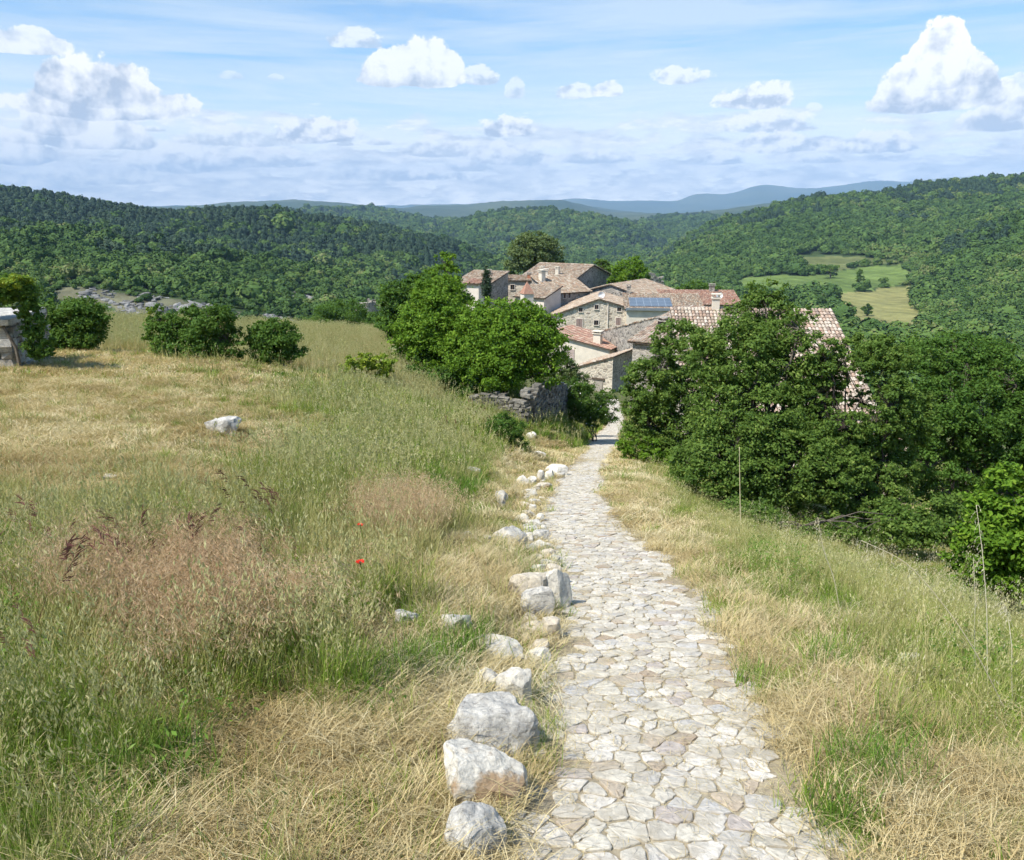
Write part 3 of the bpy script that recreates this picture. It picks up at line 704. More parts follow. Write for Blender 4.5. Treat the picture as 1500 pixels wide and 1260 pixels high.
def build_forest():
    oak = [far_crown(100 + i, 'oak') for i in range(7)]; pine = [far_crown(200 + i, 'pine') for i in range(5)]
    P = []
    # even spread per depth band; spacing grows with distance
    for y0, y1, sp in ((58, 130, 4.2), (130, 262, 5.0), (262, 420, 4.0), (420, 700, 5.2), (700, 1300, 6.8), (1300, 2400, 10.5), (2400, 3300, 14)):
        X = 1.0 * y1
        nx = int(2 * X * .8 / sp); ny = max(1, int((y1 - y0) / sp))
        gx, gy = np.meshgrid((np.arange(nx) + .5) / nx * 2 - 1, (np.arange(ny) + .5) / ny)
        x = gx.ravel() * X * .8 + rng.uniform(-.5, .5, nx * ny) * sp; y = y0 + gy.ravel() * (y1 - y0) + rng.uniform(-.5, .5, nx * ny) * sp
        k = np.abs(x / np.maximum(y, 1)) < .78
        x, y = x[k], y[k]; P.append(np.stack([x, y, np.full(len(x), sp)], 1))
    P = np.concatenate(P); x, y, sp = P.T
    z = height(x, y); px, py, _ = proj(x, y, z)
    # hidden from here: the ground line well behind a nearer one
    sidx = np.clip(((x / y) + .8) / 1.6 * 800, 0, 799).astype(int)
    sc = -.8 + (np.arange(800) + .5) / 500
    yr = np.exp(np.linspace(math.log(30), math.log(3500), 400))
    SS, YY = np.meshgrid(sc, yr); zz = height(SS * YY, YY); tt = (EYE - zz) / YY
    mn = np.minimum.accumulate(tt, 0)
    yi = np.clip(np.searchsorted(yr, y) - 1, 0, 399)
    vis = (z + 9 - EYE) / y > -mn[yi, sidx] - .004
    cm = cliff_mask(x, y, px, py, y)
    fld = (inpoly(px, py, FIELD_G) | inpoly(px, py, FIELD_T) | (inpoly(px, py, FIELD_O))) & (y > 250) & (y < 900)
    nn = fbm(x / 30, y / 30, 3, 70) + .6 * fbm(x / 9, y / 9, 2, 71)
    keep = vis & ~fld & ((cm < .45) | (rng.random(len(x)) < .42)) & (nn > -.62)
    keep &= ~((cm > .2) & (rng.random(len(x)) < .35))
    # the near knoll and the village stay clear of forest
    clear = (y < 175) & (px > 555) & (x < 60 + 0 * y)
    clear |= (y < 150)
    clear |= (y < 135) & (px < 470) & (py < 40)
    keep &= ~clear
    keep &= ~((y > 235) & (y < 300) & (px < 520) & (nn < -.35))
    # opener scrub right of the fields and near the rocks
    open_ = blobs(px, py, [(1190, 372, 50, 14, 1), (1300, 480, 70, 14, 1), (430, 440, 110, 26, .7), (280, 425, 120, 14, .5), (1275, 455, 60, 10, .9)]) * (y > 200) * (y < 1200)
    keep &= rng.random(len(x)) > open_ * .75
    x, y, sp, z, px, py = [a[keep] for a in (x, y, sp, z, px, py)]
    # what grows where: pines, darkened as under cloud shadow, on left ridge and crests, else oaks
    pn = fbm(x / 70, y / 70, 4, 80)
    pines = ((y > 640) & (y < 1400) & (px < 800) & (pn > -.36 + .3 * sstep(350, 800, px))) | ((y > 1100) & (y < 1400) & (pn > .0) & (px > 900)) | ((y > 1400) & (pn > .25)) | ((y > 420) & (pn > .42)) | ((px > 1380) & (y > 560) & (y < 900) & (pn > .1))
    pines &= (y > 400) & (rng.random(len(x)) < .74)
    n = len(x)
    size = sp * rng.uniform(.9, 1.7, n) * (1 + .5 * fbm(x / 45, y / 45, 2, 73))
    size = np.where((y > 235) & (y < 300) & (px < 560), sp * rng.uniform(.5, 1.1, n), size) * np.exp(rng.normal(0, .2, n))
    print('forest trees', n, 'pines', pines.sum())
    for nm, mask, pcs, lab, cat in (('deciduous_forest', ~pines, oak, 'green oak woodland covering the hillsides around the valley', 'forest'), ('pine_forest', pines, pine, 'pine woodland on the left ridge and the crests, cloud shadow put into its dark green', 'forest')):
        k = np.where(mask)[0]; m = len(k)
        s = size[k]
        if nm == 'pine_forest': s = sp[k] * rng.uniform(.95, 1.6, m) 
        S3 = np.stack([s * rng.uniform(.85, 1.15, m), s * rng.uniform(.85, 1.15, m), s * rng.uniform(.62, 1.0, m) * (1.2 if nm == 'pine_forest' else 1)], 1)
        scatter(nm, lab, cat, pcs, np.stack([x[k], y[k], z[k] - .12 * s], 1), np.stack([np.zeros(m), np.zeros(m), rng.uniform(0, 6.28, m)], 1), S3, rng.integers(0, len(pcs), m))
build_forest()

# ---------------------------------------------------------------- near trees and shrubs
def bark(name, col):
    m, nt, b = newmat(name); v = objvec(nt)
    n = noisen(nt, 9, 6, v, .7)
    lk(nt, ramp(nt, n, [(.3, tuple(c * .55 for c in col)), (.7, tuple(c * 1.3 for c in col))]).outputs[0], b.inputs['Base Color'])
    b.inputs['Roughness'].default_value = .95; bumpn(nt, b, n, .8, .03); return m
MAT['bark'] = bark('bark_grey_brown', (.13, .11, .085)); MAT['bark_dark'] = bark('bark_dark', (.07, .055, .045))
MAT['leaf_bright'] = leafmat('leaves_bright', [(0, (.065, .14, .012)), (.4, (.12, .23, .02)), (.75, (.18, .31, .028)), (1, (.27, .39, .045))], .62, .42, spec=.15)
MAT['leaf_mid'] = leafmat('leaves_mid', [(0, (.04, .095, .016)), (.4, (.075, .155, .024)), (.8, (.115, .21, .034)), (1, (.18, .27, .055))], .62, .40, spec=.15)
MAT['leaf_dark'] = leafmat('leaves_dark', [(0, (.07, .135, .026)), (.45, (.125, .21, .04)), (.8, (.185, .285, .055)), (1, (.30, .37, .085))], .62, .48, spec=.15)
MAT['leaf_olive'] = leafmat('leaves_olive', [(0, (.07, .11, .035)), (.5, (.13, .18, .055)), (1, (.22, .27, .10))], .6, .35)
MAT['leaf_yellow'] = leafmat('leaves_yellow', [(0, (.12, .2, .02)), (.5, (.22, .32, .03)), (1, (.38, .42, .04))], .5, .35)
MAT['leaf_cypress'] = leafmat('leaves_cypress', [(0, (.015, .036, .014)), (1, (.04, .075, .03))], .6, .1)
def crown_mesh(mb, lobes, n_leaf, leaf, g, clump=.26, holes=.0, up=.55, asp=.55, fill=.75):
    """leaves gathered into clumps, clumps gathered on lobes; gaps stay open between them"""
    L = np.array(lobes, float); vol = L[:, 3] * L[:, 4] + L[:, 4] * L[:, 5] + L[:, 3] * L[:, 5]
    ncl = max(20, int(n_leaf / 90)); cnt = np.maximum(3, (vol / vol.sum() * ncl).astype(int))
    CC = []; CR = []; CD = []
    for (x, y, z, rx, ry, rz), c in zip(L, cnt):
        d = unit(g.normal(size=(c, 3))); rad = np.where(g.random(c) < fill, g.uniform(.72, 1.0, c), g.uniform(.2, .75, c))
        CC.append(np.array([x, y, z]) + d * rad[:, None] * np.array([rx, ry, rz])); CR.append(clump * .92 * (rx * ry * rz) ** (1 / 3) * g.uniform(.45, 1.5, c)); CD.append(d)
    CC = np.concatenate(CC); CR = np.concatenate(CR); CD = np.concatenate(CD)
    w = CR ** 2; k = g.choice(len(CC), n_leaf, p=w / w.sum())
    d = unit(g.normal(size=(n_leaf, 3)))
    C = CC[k] + d * (CR[k] * np.abs(g.normal(0, .62, n_leaf)) ** .8)[:, None] * np.array([1.12, 1.12, .75])
    N = unit(d * .55 + CD[k] * .35 + np.array([0, 0, up]) + g.normal(0, .75, (n_leaf, 3)))
    V, Q = leaf_quads(C, N, leaf * g.uniform(.65, 1.25, n_leaf), asp, g)
    cr = g.random(len(CC)); rnd = np.clip(.65 * g.random(n_leaf) + .35 * cr[k] + g.normal(0, .05, n_leaf), 0, 1)
    mb.add(V, Q, np.repeat(rnd, 4))
    return CC
def limb_pts(a, b, g, k=5, sag=.12):
    a = np.array(a, float); b = np.array(b, float); L = np.linalg.norm(b - a)
    t = np.linspace(0, 1, k)[:, None]; P = a + (b - a) * t
    P[:, 2] += np.sin(t[:, 0] * math.pi) * L * sag
    P[1:-1] += g.normal(0, .035 * L, (k - 2, 3)); return [tuple(p) for p in P]
def make_tree(name, label, cat, base, lobes, n_leaf, leaf, mat, trunk_r, seed, group=None, bark_m='bark', stems=1, fork=.35, **kw):
    """lobes in metres, relative to the base of the trunk"""
    g = np.random.default_rng(seed); t = empty(name, base); tag(t, label, cat, group)
    mb = MB(); CC = crown_mesh(mb, lobes, n_leaf, leaf, g, **kw)
    tb = MB(); L = np.array(lobes, float); top = L[:, 2].max()
    cen = (L[:, :3] * (L[:, 3] ** 2)[:, None]).sum(0) / (L[:, 3] ** 2).sum()
    for s in range(stems):
        off = g.normal(0, trunk_r * 2.2, 2) if stems > 1 else np.zeros(2)
        fz = max(.15, fork * cen[2] * (1 if stems == 1 else g.uniform(.4, .9)))
        fk = np.array([off[0] * 1.5 + cen[0] * .3, off[1] * 1.5 + cen[1] * .3, fz])
        r0 = trunk_r if stems == 1 else trunk_r * g.uniform(.45, .8)
        tb.tube(limb_pts((off[0], off[1], -.35), fk, g, 5, 0), [r0 * 1.35, r0 * 1.05, r0 * .95, r0 * .9, r0 * .85], 9)
        for i, l in enumerate(L):
            if stems > 1 and g.random() < .45: continue
            e = l[:3] + np.array([0, 0, -l[5] * .1])
            tb.tube(limb_pts(fk - np.array([0, 0, .05]), e, g, 6, .06), np.linspace(r0 * .62, r0 * .16, 6), 6)
            dd = np.linalg.norm(CC - l[:3], axis=1); near = np.where(dd < max(l[3:]) * 1.05)[0]
            for j in near[:16]:
                tb.tube(limb_pts(e, CC[j], g, 4, .04), [r0 * .16, r0 * .11, r0 * .07, r0 * .04], 4, cap=False)
    tr = tb.build('trunk', MAT[bark_m], t, smooth=True)
    cr = mb.build('crown', MAT[mat], t)
    return t
def lobes_px(base, Y, L, depth=.8):
    """lobes given in photo pixels at distance Y -> metres relative to the base"""
    out = []
    for l in L:
        px, py, rw, rh = l[:4]; dy = l[4] if len(l) > 4 else 0
        p = at(px, py, Y + dy) - base; k = mpp(Y + dy)
        out.append((p.x, p.y, p.z, rw * k, rw * k * depth, rh * k))
    return out
def tree_px(name, label, cat, bpx, bpy_, L, n, leaf, mat, tr, seed, Y=None, **kw):
    """a tree whose foot is seen at photo pixel (bpx,bpy_), at distance Y (or where that pixel meets the ground)"""
    if Y is None: b = ground_at(bpx, bpy_)
    else:
        p = at(bpx, bpy_, Y); b = Vector((p.x, Y, hz(p.x, Y)))
    return make_tree(name, label, cat, b, lobes_px(b, b.y, L, kw.pop('depth', .8)), n, leaf, MAT and mat, tr, seed, **kw)

# left cluster beside the path
tree_px('ash_tree', 'bright green feathery tree above the ruined stone wall, right half of the left clump', 'tree', 742, 582, [(745, 500, 62, 50), (700, 482, 50, 34, 1), (790, 505, 44, 46), (745, 458, 50, 22, .5), (720, 540, 60, 30, -.8), (800, 545, 32, 24, -.5), (690, 520, 45, 45), (812, 476, 16, 22)], 75000, .07, 'leaf_bright', .16, 11, Y=34, clump=.24, fill=.8)
tree_px('ash_tree', 'bright yellow-green tree with several thin stems, left half of the left clump', 'tree', 652, 585, [(640, 480, 48, 55), (612, 500, 38, 55), (652, 432, 28, 32, 1), (655, 540, 52, 32), (690, 456, 28, 18, 1), (625, 440, 28, 30, .5)], 60000, .07, 'leaf_bright', .13, 12, Y=36, stems=4, clump=.25)
tree_px('walnut_tree', 'darker tree with large leaves leaning over the terrace, leftmost of the clump', 'tree', 594, 522, [(590, 440, 30, 34), (572, 478, 22, 26), (600, 485, 30, 26), (615, 425, 30, 24), (610, 455, 30, 30)], 26000, .09, 'leaf_mid', .14, 13, Y=42, fork=.5)
tree_px('poplar_tree', 'slender tree whose top rises behind the left clump', 'tree', 655, 520, [(655, 385, 20, 15), (650, 405, 28, 16), (645, 425, 30, 20), (660, 440, 30, 30)], 12000, .10, 'leaf_bright', .14, 14, Y=52)
tree_px('hedge_shrub', 'leafy shrub under the trees at the left clump foot', 'shrub', 660, 588, [(640, 560, 40, 22), (690, 560, 36, 20), (610, 545, 24, 24), (665, 572, 40, 16)], 12000, .07, 'leaf_mid', .05, 15, Y=33.5, stems=3)
# village trees
tree_px('lime_tree', 'large rounded pale green tree behind the big roofed house', 'tree', 782, 430, [(782, 370, 36, 26), (760, 385, 22, 22), (805, 375, 22, 24), (782, 352, 24, 12), (768, 360, 18, 14), (750, 395, 14, 14)], 30000, .2, 'leaf_olive', .35, 21, Y=145)
tree_px('dark_tree', 'dark green tree close to the right gable of the big house', 'tree', 886, 430, [(884, 400, 13, 20), (890, 415, 12, 14), (880, 388, 9, 9)], 14000, .16, 'leaf_dark', .25, 22, Y=132)
tree_px('chestnut_tree', 'bright dense round tree behind the long low roof', 'tree', 922, 425, [(922, 400, 24, 20), (905, 412, 16, 12), (928, 385, 14, 9), (940, 405, 12, 14)], 20000, .16, 'leaf_bright', .3, 23, Y=126)
tree_px('garden_tree', 'low green tree beyond the solar panel roof', 'tree', 1018, 440, [(1015, 424, 26, 12), (1045, 427, 22, 9), (1000, 430, 18, 9)], 12000, .16, 'leaf_mid', .2, 24, Y=135)
tree_px('cypress_tree', 'narrow dark cypress standing against the cream house wall', 'tree', 713, 440, [(713, 424, 5.5, 16), (713, 410, 5, 14), (713, 399, 3.4, 10)], 10000, .09, 'leaf_cypress', .12, 25, Y=96, up=1.2, clump=.5)
# shrubs round the path bend
tree_px('grey_shrub', 'grey green shrub leaning on the wall end below the cream house', 'shrub', 838, 580, [(826, 540, 20, 22), (842, 556, 20, 18), (812, 560, 22, 18)], 16000, .055, 'leaf_olive', .05, 26, Y=42, stems=3)
# right group
tree_px('maple_tree', 'tallest dense tree right of the path, in front of the tiled roofs', 'tree', 1105, 765, [(1118, 470, 55, 48, 1), (1120, 430, 34, 22, 1), (1080, 520, 70, 55), (1165, 540, 60, 60), (1030, 520, 40, 40, 1), (1195, 560, 40, 50), (1095, 610, 85, 60, -.5), (1060, 680, 80, 60, -1), (1160, 680, 80, 70, -1), (1110, 740, 60, 40, -1), (1172, 480, 26, 34), (1200, 620, 40, 50)], 150000, .045, 'leaf_dark', .15, 31, Y=19.5, stems=5, clump=.2, fill=.8, depth=.65)
tree_px('maple_tree', 'dark leafy tree next to the path bend, left end of the right-hand trees', 'tree', 985, 690, [(990, 500, 42, 30), (960, 560, 48, 38), (1000, 570, 44, 40), (950, 620, 42, 40), (1010, 640, 50, 50), (975, 660, 40, 30), (935, 590, 26, 30)], 72000, .05, 'leaf_dark', .12, 32, Y=25, stems=4, clump=.22, fill=.8, depth=.7)
tree_px('elm_tree', 'tree with open gaps showing the roof behind it, middle of the right-hand trees', 'tree', 1262, 770, [(1262, 508, 45, 20, 1), (1205, 512, 30, 18), (1215, 530, 30, 24), (1208, 590, 30, 40), (1300, 555, 32, 50), (1240, 625, 44, 24, -.5), (1243, 545, 34, 24), (1262, 590, 22, 22, .5), (1225, 575, 22, 22, .5), (1255, 640, 60, 30), (1210, 700, 55, 40, -1), (1330, 620, 40, 60), (1300, 520, 40, 30), (1290, 640, 50, 24), (1290, 690, 60, 36), (1280, 740, 60, 40, -.8), (1235, 690, 50, 40, -.8), (1310, 600, 34, 50, -.5), (1190, 580, 24, 30), (1225, 755, 50, 30, -1)], 120000, .042, 'leaf_dark', .08, 33, Y=19, stems=4, bark_m='bark_dark', clump=.2, fill=.8, depth=.6)
tree_px('elm_tree', 'broad tree with a sunlit yellow-green top near the right edge', 'tree', 1405, 745, [(1400, 520, 80, 34, 2), (1350, 545, 50, 40, 1), (1440, 545, 60, 40, 1), (1490, 560, 40, 50), (1400, 610, 90, 60), (1350, 690, 60, 50, -.5), (1450, 670, 70, 60), (1500, 640, 60, 80), (1540, 600, 60, 90), (1395, 720, 50, 40, -1)], 110000, .05, 'leaf_mid', .17, 34, Y=22, stems=4, clump=.2, fill=.8, depth=.7)
tree_px('hazel_shrub', 'bright broad-leaved shrub at the right edge above the mown grass', 'shrub', 1480, 880, [(1470, 775, 66, 66), (1435, 820, 48, 48), (1500, 830, 60, 54), (1480, 715, 44, 34), (1540, 780, 60, 90)], 42000, .045, 'leaf_bright', .05, 35, Y=11.5, stems=5, clump=.28, fill=.8)
tree_px('hedge_shrub', 'low bright green hedge plant right beside the path bend', 'shrub', 935, 680, [(922, 652, 18, 24), (945, 660, 26, 22), (975, 680, 26, 18), (1005, 700, 24, 16)], 9000, .05, 'leaf_bright', .03, 36, Y=24, stems=3)
tree_px('hedge_shrub', 'dark undergrowth at the foot of the right-hand trees', 'shrub', 1150, 800, [(1090, 760, 60, 30), (1160, 790, 60, 24), (1240, 790, 50, 24), (1330, 770, 50, 30), (1390, 760, 40, 40)], 40000, .045, 'leaf_dark', .04, 37, Y=16.5, stems=4, clump=.3)
# hedgerow on the crest at the left
tree_px('field_shrub', 'wide olive green shrub beside the ivy covered hut', 'shrub', 100, 515, [(75, 465, 34, 28), (120, 470, 36, 32), (140, 460, 22, 22), (60, 490, 26, 24), (105, 495, 48, 20)], 32000, .05, 'leaf_mid', .06, 41, Y=24.5, stems=5, clump=.28)
tree_px('field_shrub', 'broad dark green shrub, middle of the three on the field edge', 'shrub', 290, 530, [(300, 475, 42, 30), (245, 485, 34, 28), (335, 500, 28, 26), (280, 505, 60, 22), (320, 460, 24, 14), (235, 465, 22, 16)], 34000, .05, 'leaf_mid', .06, 42, Y=24.5, stems=5, clump=.26)
tree_px('field_shrub', 'round green shrub, rightmost on the field edge beside the rye meadow', 'shrub', 410, 530, [(402, 495, 34, 26), (380, 490, 20, 22), (425, 508, 22, 22), (400, 515, 36, 14)], 20000, .05, 'leaf_mid', .05, 43, Y=25, stems=4, clump=.26)
tree_px('yellow_shrub', 'small yellow shoot rising beside the middle field shrub', 'shrub', 222, 520, [(221, 460, 4.5, 14), (222, 475, 6, 12)], 900, .05, 'leaf_yellow', .02, 44, Y=24.8)
tree_px('lilac_shrub', 'yellow-green low shrub at the meadow end between two pale stones', 'shrub', 545, 560, [(530, 528, 26, 12), (560, 532, 22, 12), (545, 540, 34, 12), (515, 540, 16, 10)], 7000, .06, 'leaf_yellow', .03, 45, Y=29, stems=4)
tree_px('bank_shrub', 'rounded green bush on the bank edge just left of the path', 'shrub', 745, 668, [(742, 630, 28, 26), (722, 640, 26, 24), (752, 650, 20, 22), (735, 655, 28, 18)], 20000, .03, 'leaf_mid', .02, 46, Y=20.5, stems=4)
tree_px('rose_shrub', 'arching shrub dotted with small white flowers at the path bend', 'shrub', 872, 628, [(858, 588, 30, 26), (885, 596, 22, 22), (846, 572, 24, 18), (872, 610, 32, 14), (840, 600, 26, 20), (890, 580, 14, 14)], 34000, .042, 'leaf_mid', .03, 47, Y=38, stems=5)
# scrub on the slope before the round ruin
for i, (px, py, w, h, Y, mt) in enumerate([(500, 462, 40, 22, 95, 'leaf_mid'), (535, 470, 24, 12, 112, 'leaf_dark'), (462, 478, 26, 12, 90, 'leaf_dark'), (560, 475, 26, 16, 85, 'leaf_mid')]):
    tree_px('scrub_shrub', ['dark olive scrub bush on the slope left of the round ruin', 'dark scrub bush directly below the round ruin', 'low scrub bush on the slope above the pale meadow edge', 'scrub bush half behind the left clump of trees'][i], 'shrub', px, py + h, [(px, py, w, h), (px - w * .5, py + h * .3, w * .5, h * .7), (px + w * .5, py + h * .2, w * .5, h * .7)], 16000, .11, mt, .05, 60 + i, Y=Y, stems=3)
# single trees on the far fields
for i, (px, py, w, h, lab) in enumerate([(1257, 419, 7, 12, 'small round tree on the line between green and tan fields, left one'), (1294, 419, 7, 7, 'small round tree on the line between green and tan fields, right one'), (1270, 463, 7, 9, 'dark lone bush tree on the tan field'), (1216, 408, 12, 11, 'dark tree at the green field edge, tallest of its row'), (1195, 396, 7, 5, 'small dark bush at the upper edge of the far green field')]):
    b = ground_at(px, py, 200); k = mpp(b.y)
    lob = [(0, 0, h * 1.1 * k, w * k, w * k, h * .75 * k), (w * .4 * k, 0, h * .8 * k, w * .6 * k, w * .6 * k, h * .5 * k), (-w * .4 * k, 0, h * .9 * k, w * .6 * k, w * .6 * k, h * .5 * k)]
    make_tree('field_tree', lab, 'tree', b, lob, 1500, .8, 'leaf_dark', .5, 80 + i)
# ================================================================ grasses
MAT['g_green'] = leafmat('grass_green', [(0, (.09, .17, .016)), (.35, (.16, .27, .027)), (.7, (.26, .36, .05)), (1, (.47, .46, .14))], .6, .38, True, .2, loc=.7)
MAT['g_lush'] = leafmat('grass_lush', [(0, (.07, .15, .018)), (.5, (.13, .24, .03)), (1, (.24, .34, .07))], .55, .35, True, .2)
MAT['g_yellow'] = leafmat('grass_yellowing', [(0, (.22, .24, .07)), (.5, (.38, .36, .13)), (1, (.58, .50, .24))], .65, .3, True, .2, loc=.6)
MAT['g_straw'] = leafmat('grass_straw', [(0, (.40, .29, .13)), (.35, (.58, .46, .23)), (.75, (.72, .61, .36)), (1, (.82, .74, .50))], .7, .25, True, .2, loc=.5)
MAT['g_pink'] = leafmat('brome_heads', [(0, (.38, .22, .12)), (.4, (.55, .38, .225)), (.8, (.69, .54, .34)), (1, (.80, .67, .46))], .7, .3, True, .2)
MAT['g_head'] = leafmat('grass_heads', [(0, (.36, .38, .15)), (.5, (.52, .50, .24)), (1, (.70, .64, .36))], .7, .3, True, .2)
MAT['g_red'] = leafmat('brome_dark_heads', [(0, (.10, .03, .035)), (1, (.24, .10, .09))], .7, .3, True, .2)
MAT['g_oat'] = leafmat('oat_husks', [(0, (.55, .48, .3)), (1, (.8, .74, .55))], .7, .3, True, .2)
def ribbons(mb, B, az, h, lean, w, g, seg=3, mi=0, rnd=None, droop=0.0):
    """thin tapering blades: base B, heading az, length h, lean, width w"""
    n = len(B); d = np.stack([np.cos(az), np.sin(az), np.zeros(n)], 1); side = np.stack([-np.sin(az), np.cos(az), np.zeros(n)], 1)
    ta = g.uniform(-.9, .9, n)[:, None]; side = side * np.cos(ta) + d * np.sin(ta)
    h = np.broadcast_to(h, (n,)); lean = np.broadcast_to(lean, (n,)); w = np.broadcast_to(w, (n,))
    V = []; tip = None
    for i in range(seg + 1):
        t = i / seg
        c = B + d * (h * lean * (t * .35 + t * t * .65))[:, None]
        up = h * np.sqrt(np.clip(1 - (lean * .85) ** 2, .02, 1)) * (t - droop * t * t * t)
        c = c + np.array([0, 0, 1.]) * up[:, None]
        if i < seg:
            ww = (w * (1 - .75 * t ** 1.5) * .5)[:, None]
            V += [c - side * ww, c + side * ww]
        else: V.append(c)
    k = len(V); V = np.stack(V, 1).reshape(-1, 3); o = np.arange(n)[:, None] * k
    Q = np.concatenate([o + np.array([[2 * i, 2 * i + 1, 2 * i + 3, 2 * i + 2]]) for i in range(seg - 1)]) if seg > 1 else np.zeros((0, 4), int)
    T = o + np.array([[2 * seg - 2, 2 * seg - 1, 2 * seg]])
    r = g.random(n) if rnd is None else rnd
    mb.add(V, [Q, T], np.repeat(r, k), mi)
    tips = V.reshape(n, k, 3)[:, -1]
    return tips, d
def piece(kind, seed, lod):
    g = np.random.default_rng(seed); mb = MB(); W = (1, 1.8, 3.4)[lod]; M = (1, .65, .4)[lod]
    def base(n, r):
        a = g.uniform(0, 6.28, n); q = r * np.sqrt(g.random(n)); return np.stack([q * np.cos(a), q * np.sin(a), np.full(n, -.01)], 1)
    def spike(P, up, ln, wd, mi):
        n = len(P); t = unit(up + g.normal(0, .25, (n, 3))); b = unit(np.cross(t, g.normal(size=(n, 3)))); c = np.cross(t, b)
        for s in (b, c):
            V = np.stack([P - t * .1 * ln, P + s * wd + t * ln * .4, P + t * ln, P - s * wd + t * ln * .4], 1).reshape(-1, 3)
            mb.add(V, np.arange(4 * n).reshape(-1, 4), np.repeat(g.random(n), 4), mi)
    if kind == 'short':
        n = int(60 * M); ribbons(mb, base(n, .13), g.uniform(0, 6.28, n), g.uniform(.05, .15, n), g.uniform(.2, .95, n), .0042 * W, g)
        return mb.build('p', [MAT['g_green']], link=False)
    if kind == 'lush':
        n = int(80 * M); ribbons(mb, base(n, .12), g.uniform(0, 6.28, n), g.uniform(.08, .22, n), g.uniform(.1, .8, n), .005 * W, g)
        return mb.build('p', [MAT['g_lush']], link=False)
    if kind == 'straw':
        n = int(105 * M); B = base(n, .17); B[:, 2] = g.uniform(.0, .05, n); az = g.uniform(0, 6.28, n) if seed % 2 else g.normal(seed, .7, n)
        ribbons(mb, B, az, g.uniform(.05, .21, n), g.uniform(.9, 1.15, n), .0032 * W, g, droop=.3)
        m = int(14 * M); ribbons(mb, base(m, .15), g.uniform(0, 6.28, m), g.uniform(.04, .12, m), g.uniform(.2, .9, m), .004 * W, g)
        return mb.build('p', [MAT['g_straw']], link=False)
    if kind == 'chaff':
        n = 26; B = base(n, .2); B[:, 2] = .012; ribbons(mb, B, g.uniform(0, 6.28, n), g.uniform(.02, .09, n), 1.15, .0022 * W, g, droop=.5)
        return mb.build('p', [MAT['g_straw']], link=False)
    if kind == 'tall':
        n = int(46 * M); ribbons(mb, base(n, .13), g.uniform(0, 6.28, n), g.uniform(.14, .36, n), g.uniform(.1, .75, n), .0046 * W, g, droop=.12)
        m = max(3, int(9 * M)); t, d = ribbons(mb, base(m, .11), g.uniform(0, 6.28, m), g.uniform(.30, .55, m), g.uniform(.05, .5, m), .0026 * W, g, mi=1)
        for q in range(5):
            spike(t + g.normal(0, .009, t.shape) - np.array([0, 0, .016 * q]), d * .4 + np.array([0, 0, 1]), g.uniform(.02, .035, m)[:, None], .0042 * min(W, 2), 2)
        return mb.build('p', [MAT['g_green'], MAT['g_yellow'], MAT['g_head']], link=False)
    if kind == 'yellow':
        n = int(44 * M); ribbons(mb, base(n, .14), g.uniform(0, 6.28, n), g.uniform(.10, .36, n), g.uniform(.1, .8, n), .0042 * W, g, droop=.12)
        m = max(2, int(7 * M)); t, d = ribbons(mb, base(m, .11), g.uniform(0, 6.28, m), g.uniform(.3, .55, m), g.uniform(.05, .5, m), .0026 * W, g)
        spike(t, d * .5 + np.array([0, 0, 1]), g.uniform(.02, .04, m)[:, None], .004 * min(W, 2), 1)
        return mb.build('p', [MAT['g_yellow'], MAT['g_head']], link=False)
    if kind == 'brome':
        n = int(26 * M); ribbons(mb, base(n, .12), g.uniform(0, 6.28, n), g.uniform(.10, .30, n), g.uniform(.1, .7, n), .004 * W, g, mi=0)
        m = max(4, int(13 * M)); t, d = ribbons(mb, base(m, .12), g.uniform(0, 6.28, m), g.uniform(.28, .50, m), g.uniform(.1, .5, m), .0022 * W, g, mi=1)
        for q in range(int(11 * max(M, .5))):
            az = g.uniform(0, 6.28, m); P = t - np.array([0, 0, 1.]) * g.uniform(0, .09, m)[:, None]
            tt, dd = ribbons(mb, P, az, g.uniform(.04, .09, m), g.uniform(.7, 1.1, m), .0011 * W, g, seg=2, mi=1, droop=1.2)
            dv = np.stack([np.cos(az), np.sin(az), np.full(m, -.9)], 1)
            spike(tt, dv, g.uniform(.018, .034, m)[:, None], .0022 * min(W, 2.4), 1)
        return mb.build('p', [MAT['g_yellow'], MAT['g_pink']], link=False)
    if kind == 'redbrome':
        n = int(20 * M); ribbons(mb, base(n, .1), g.uniform(0, 6.28, n), g.uniform(.12, .34, n), g.uniform(.1, .6, n), .004 * W, g, mi=0)
        m = max(3, int(5 * M)); az = g.normal(0, .5, m); t, d = ribbons(mb, base(m, .08), az, g.uniform(.35, .6, m), g.uniform(.3, .6, m), .0026 * W, g, mi=1)
        for q in range(10):
            spike(t - d * .012 * q * .4 - np.array([0, 0, .008 * q]), d * 1.0 + np.array([0, 0, .3]) + g.normal(0, .25, (m, 3)), g.uniform(.04, .07, m)[:, None], .0028 * min(W, 2), 1)
        return mb.build('p', [MAT['g_green'], MAT['g_red']], link=False)
    if kind == 'weed':
        n = int(40 * max(M, .6)); C = base(n, .14); C[:, 2] = g.uniform(.02, .22, n); N = unit(np.array([0, 0, .8]) + g.normal(0, .5, (n, 3)))
        V, Q = leaf_quads(C, N, g.uniform(.01, .024, n), .34, g); mb.add(V, Q, np.repeat(g.random(n), 4))
        ribbons(mb, base(8, .1), g.uniform(0, 6.28, 8), g.uniform(.1, .25, 8), g.uniform(.1, .6, 8), .004 * W, g)
        return mb.build('p', [MAT['g_lush']], link=False)
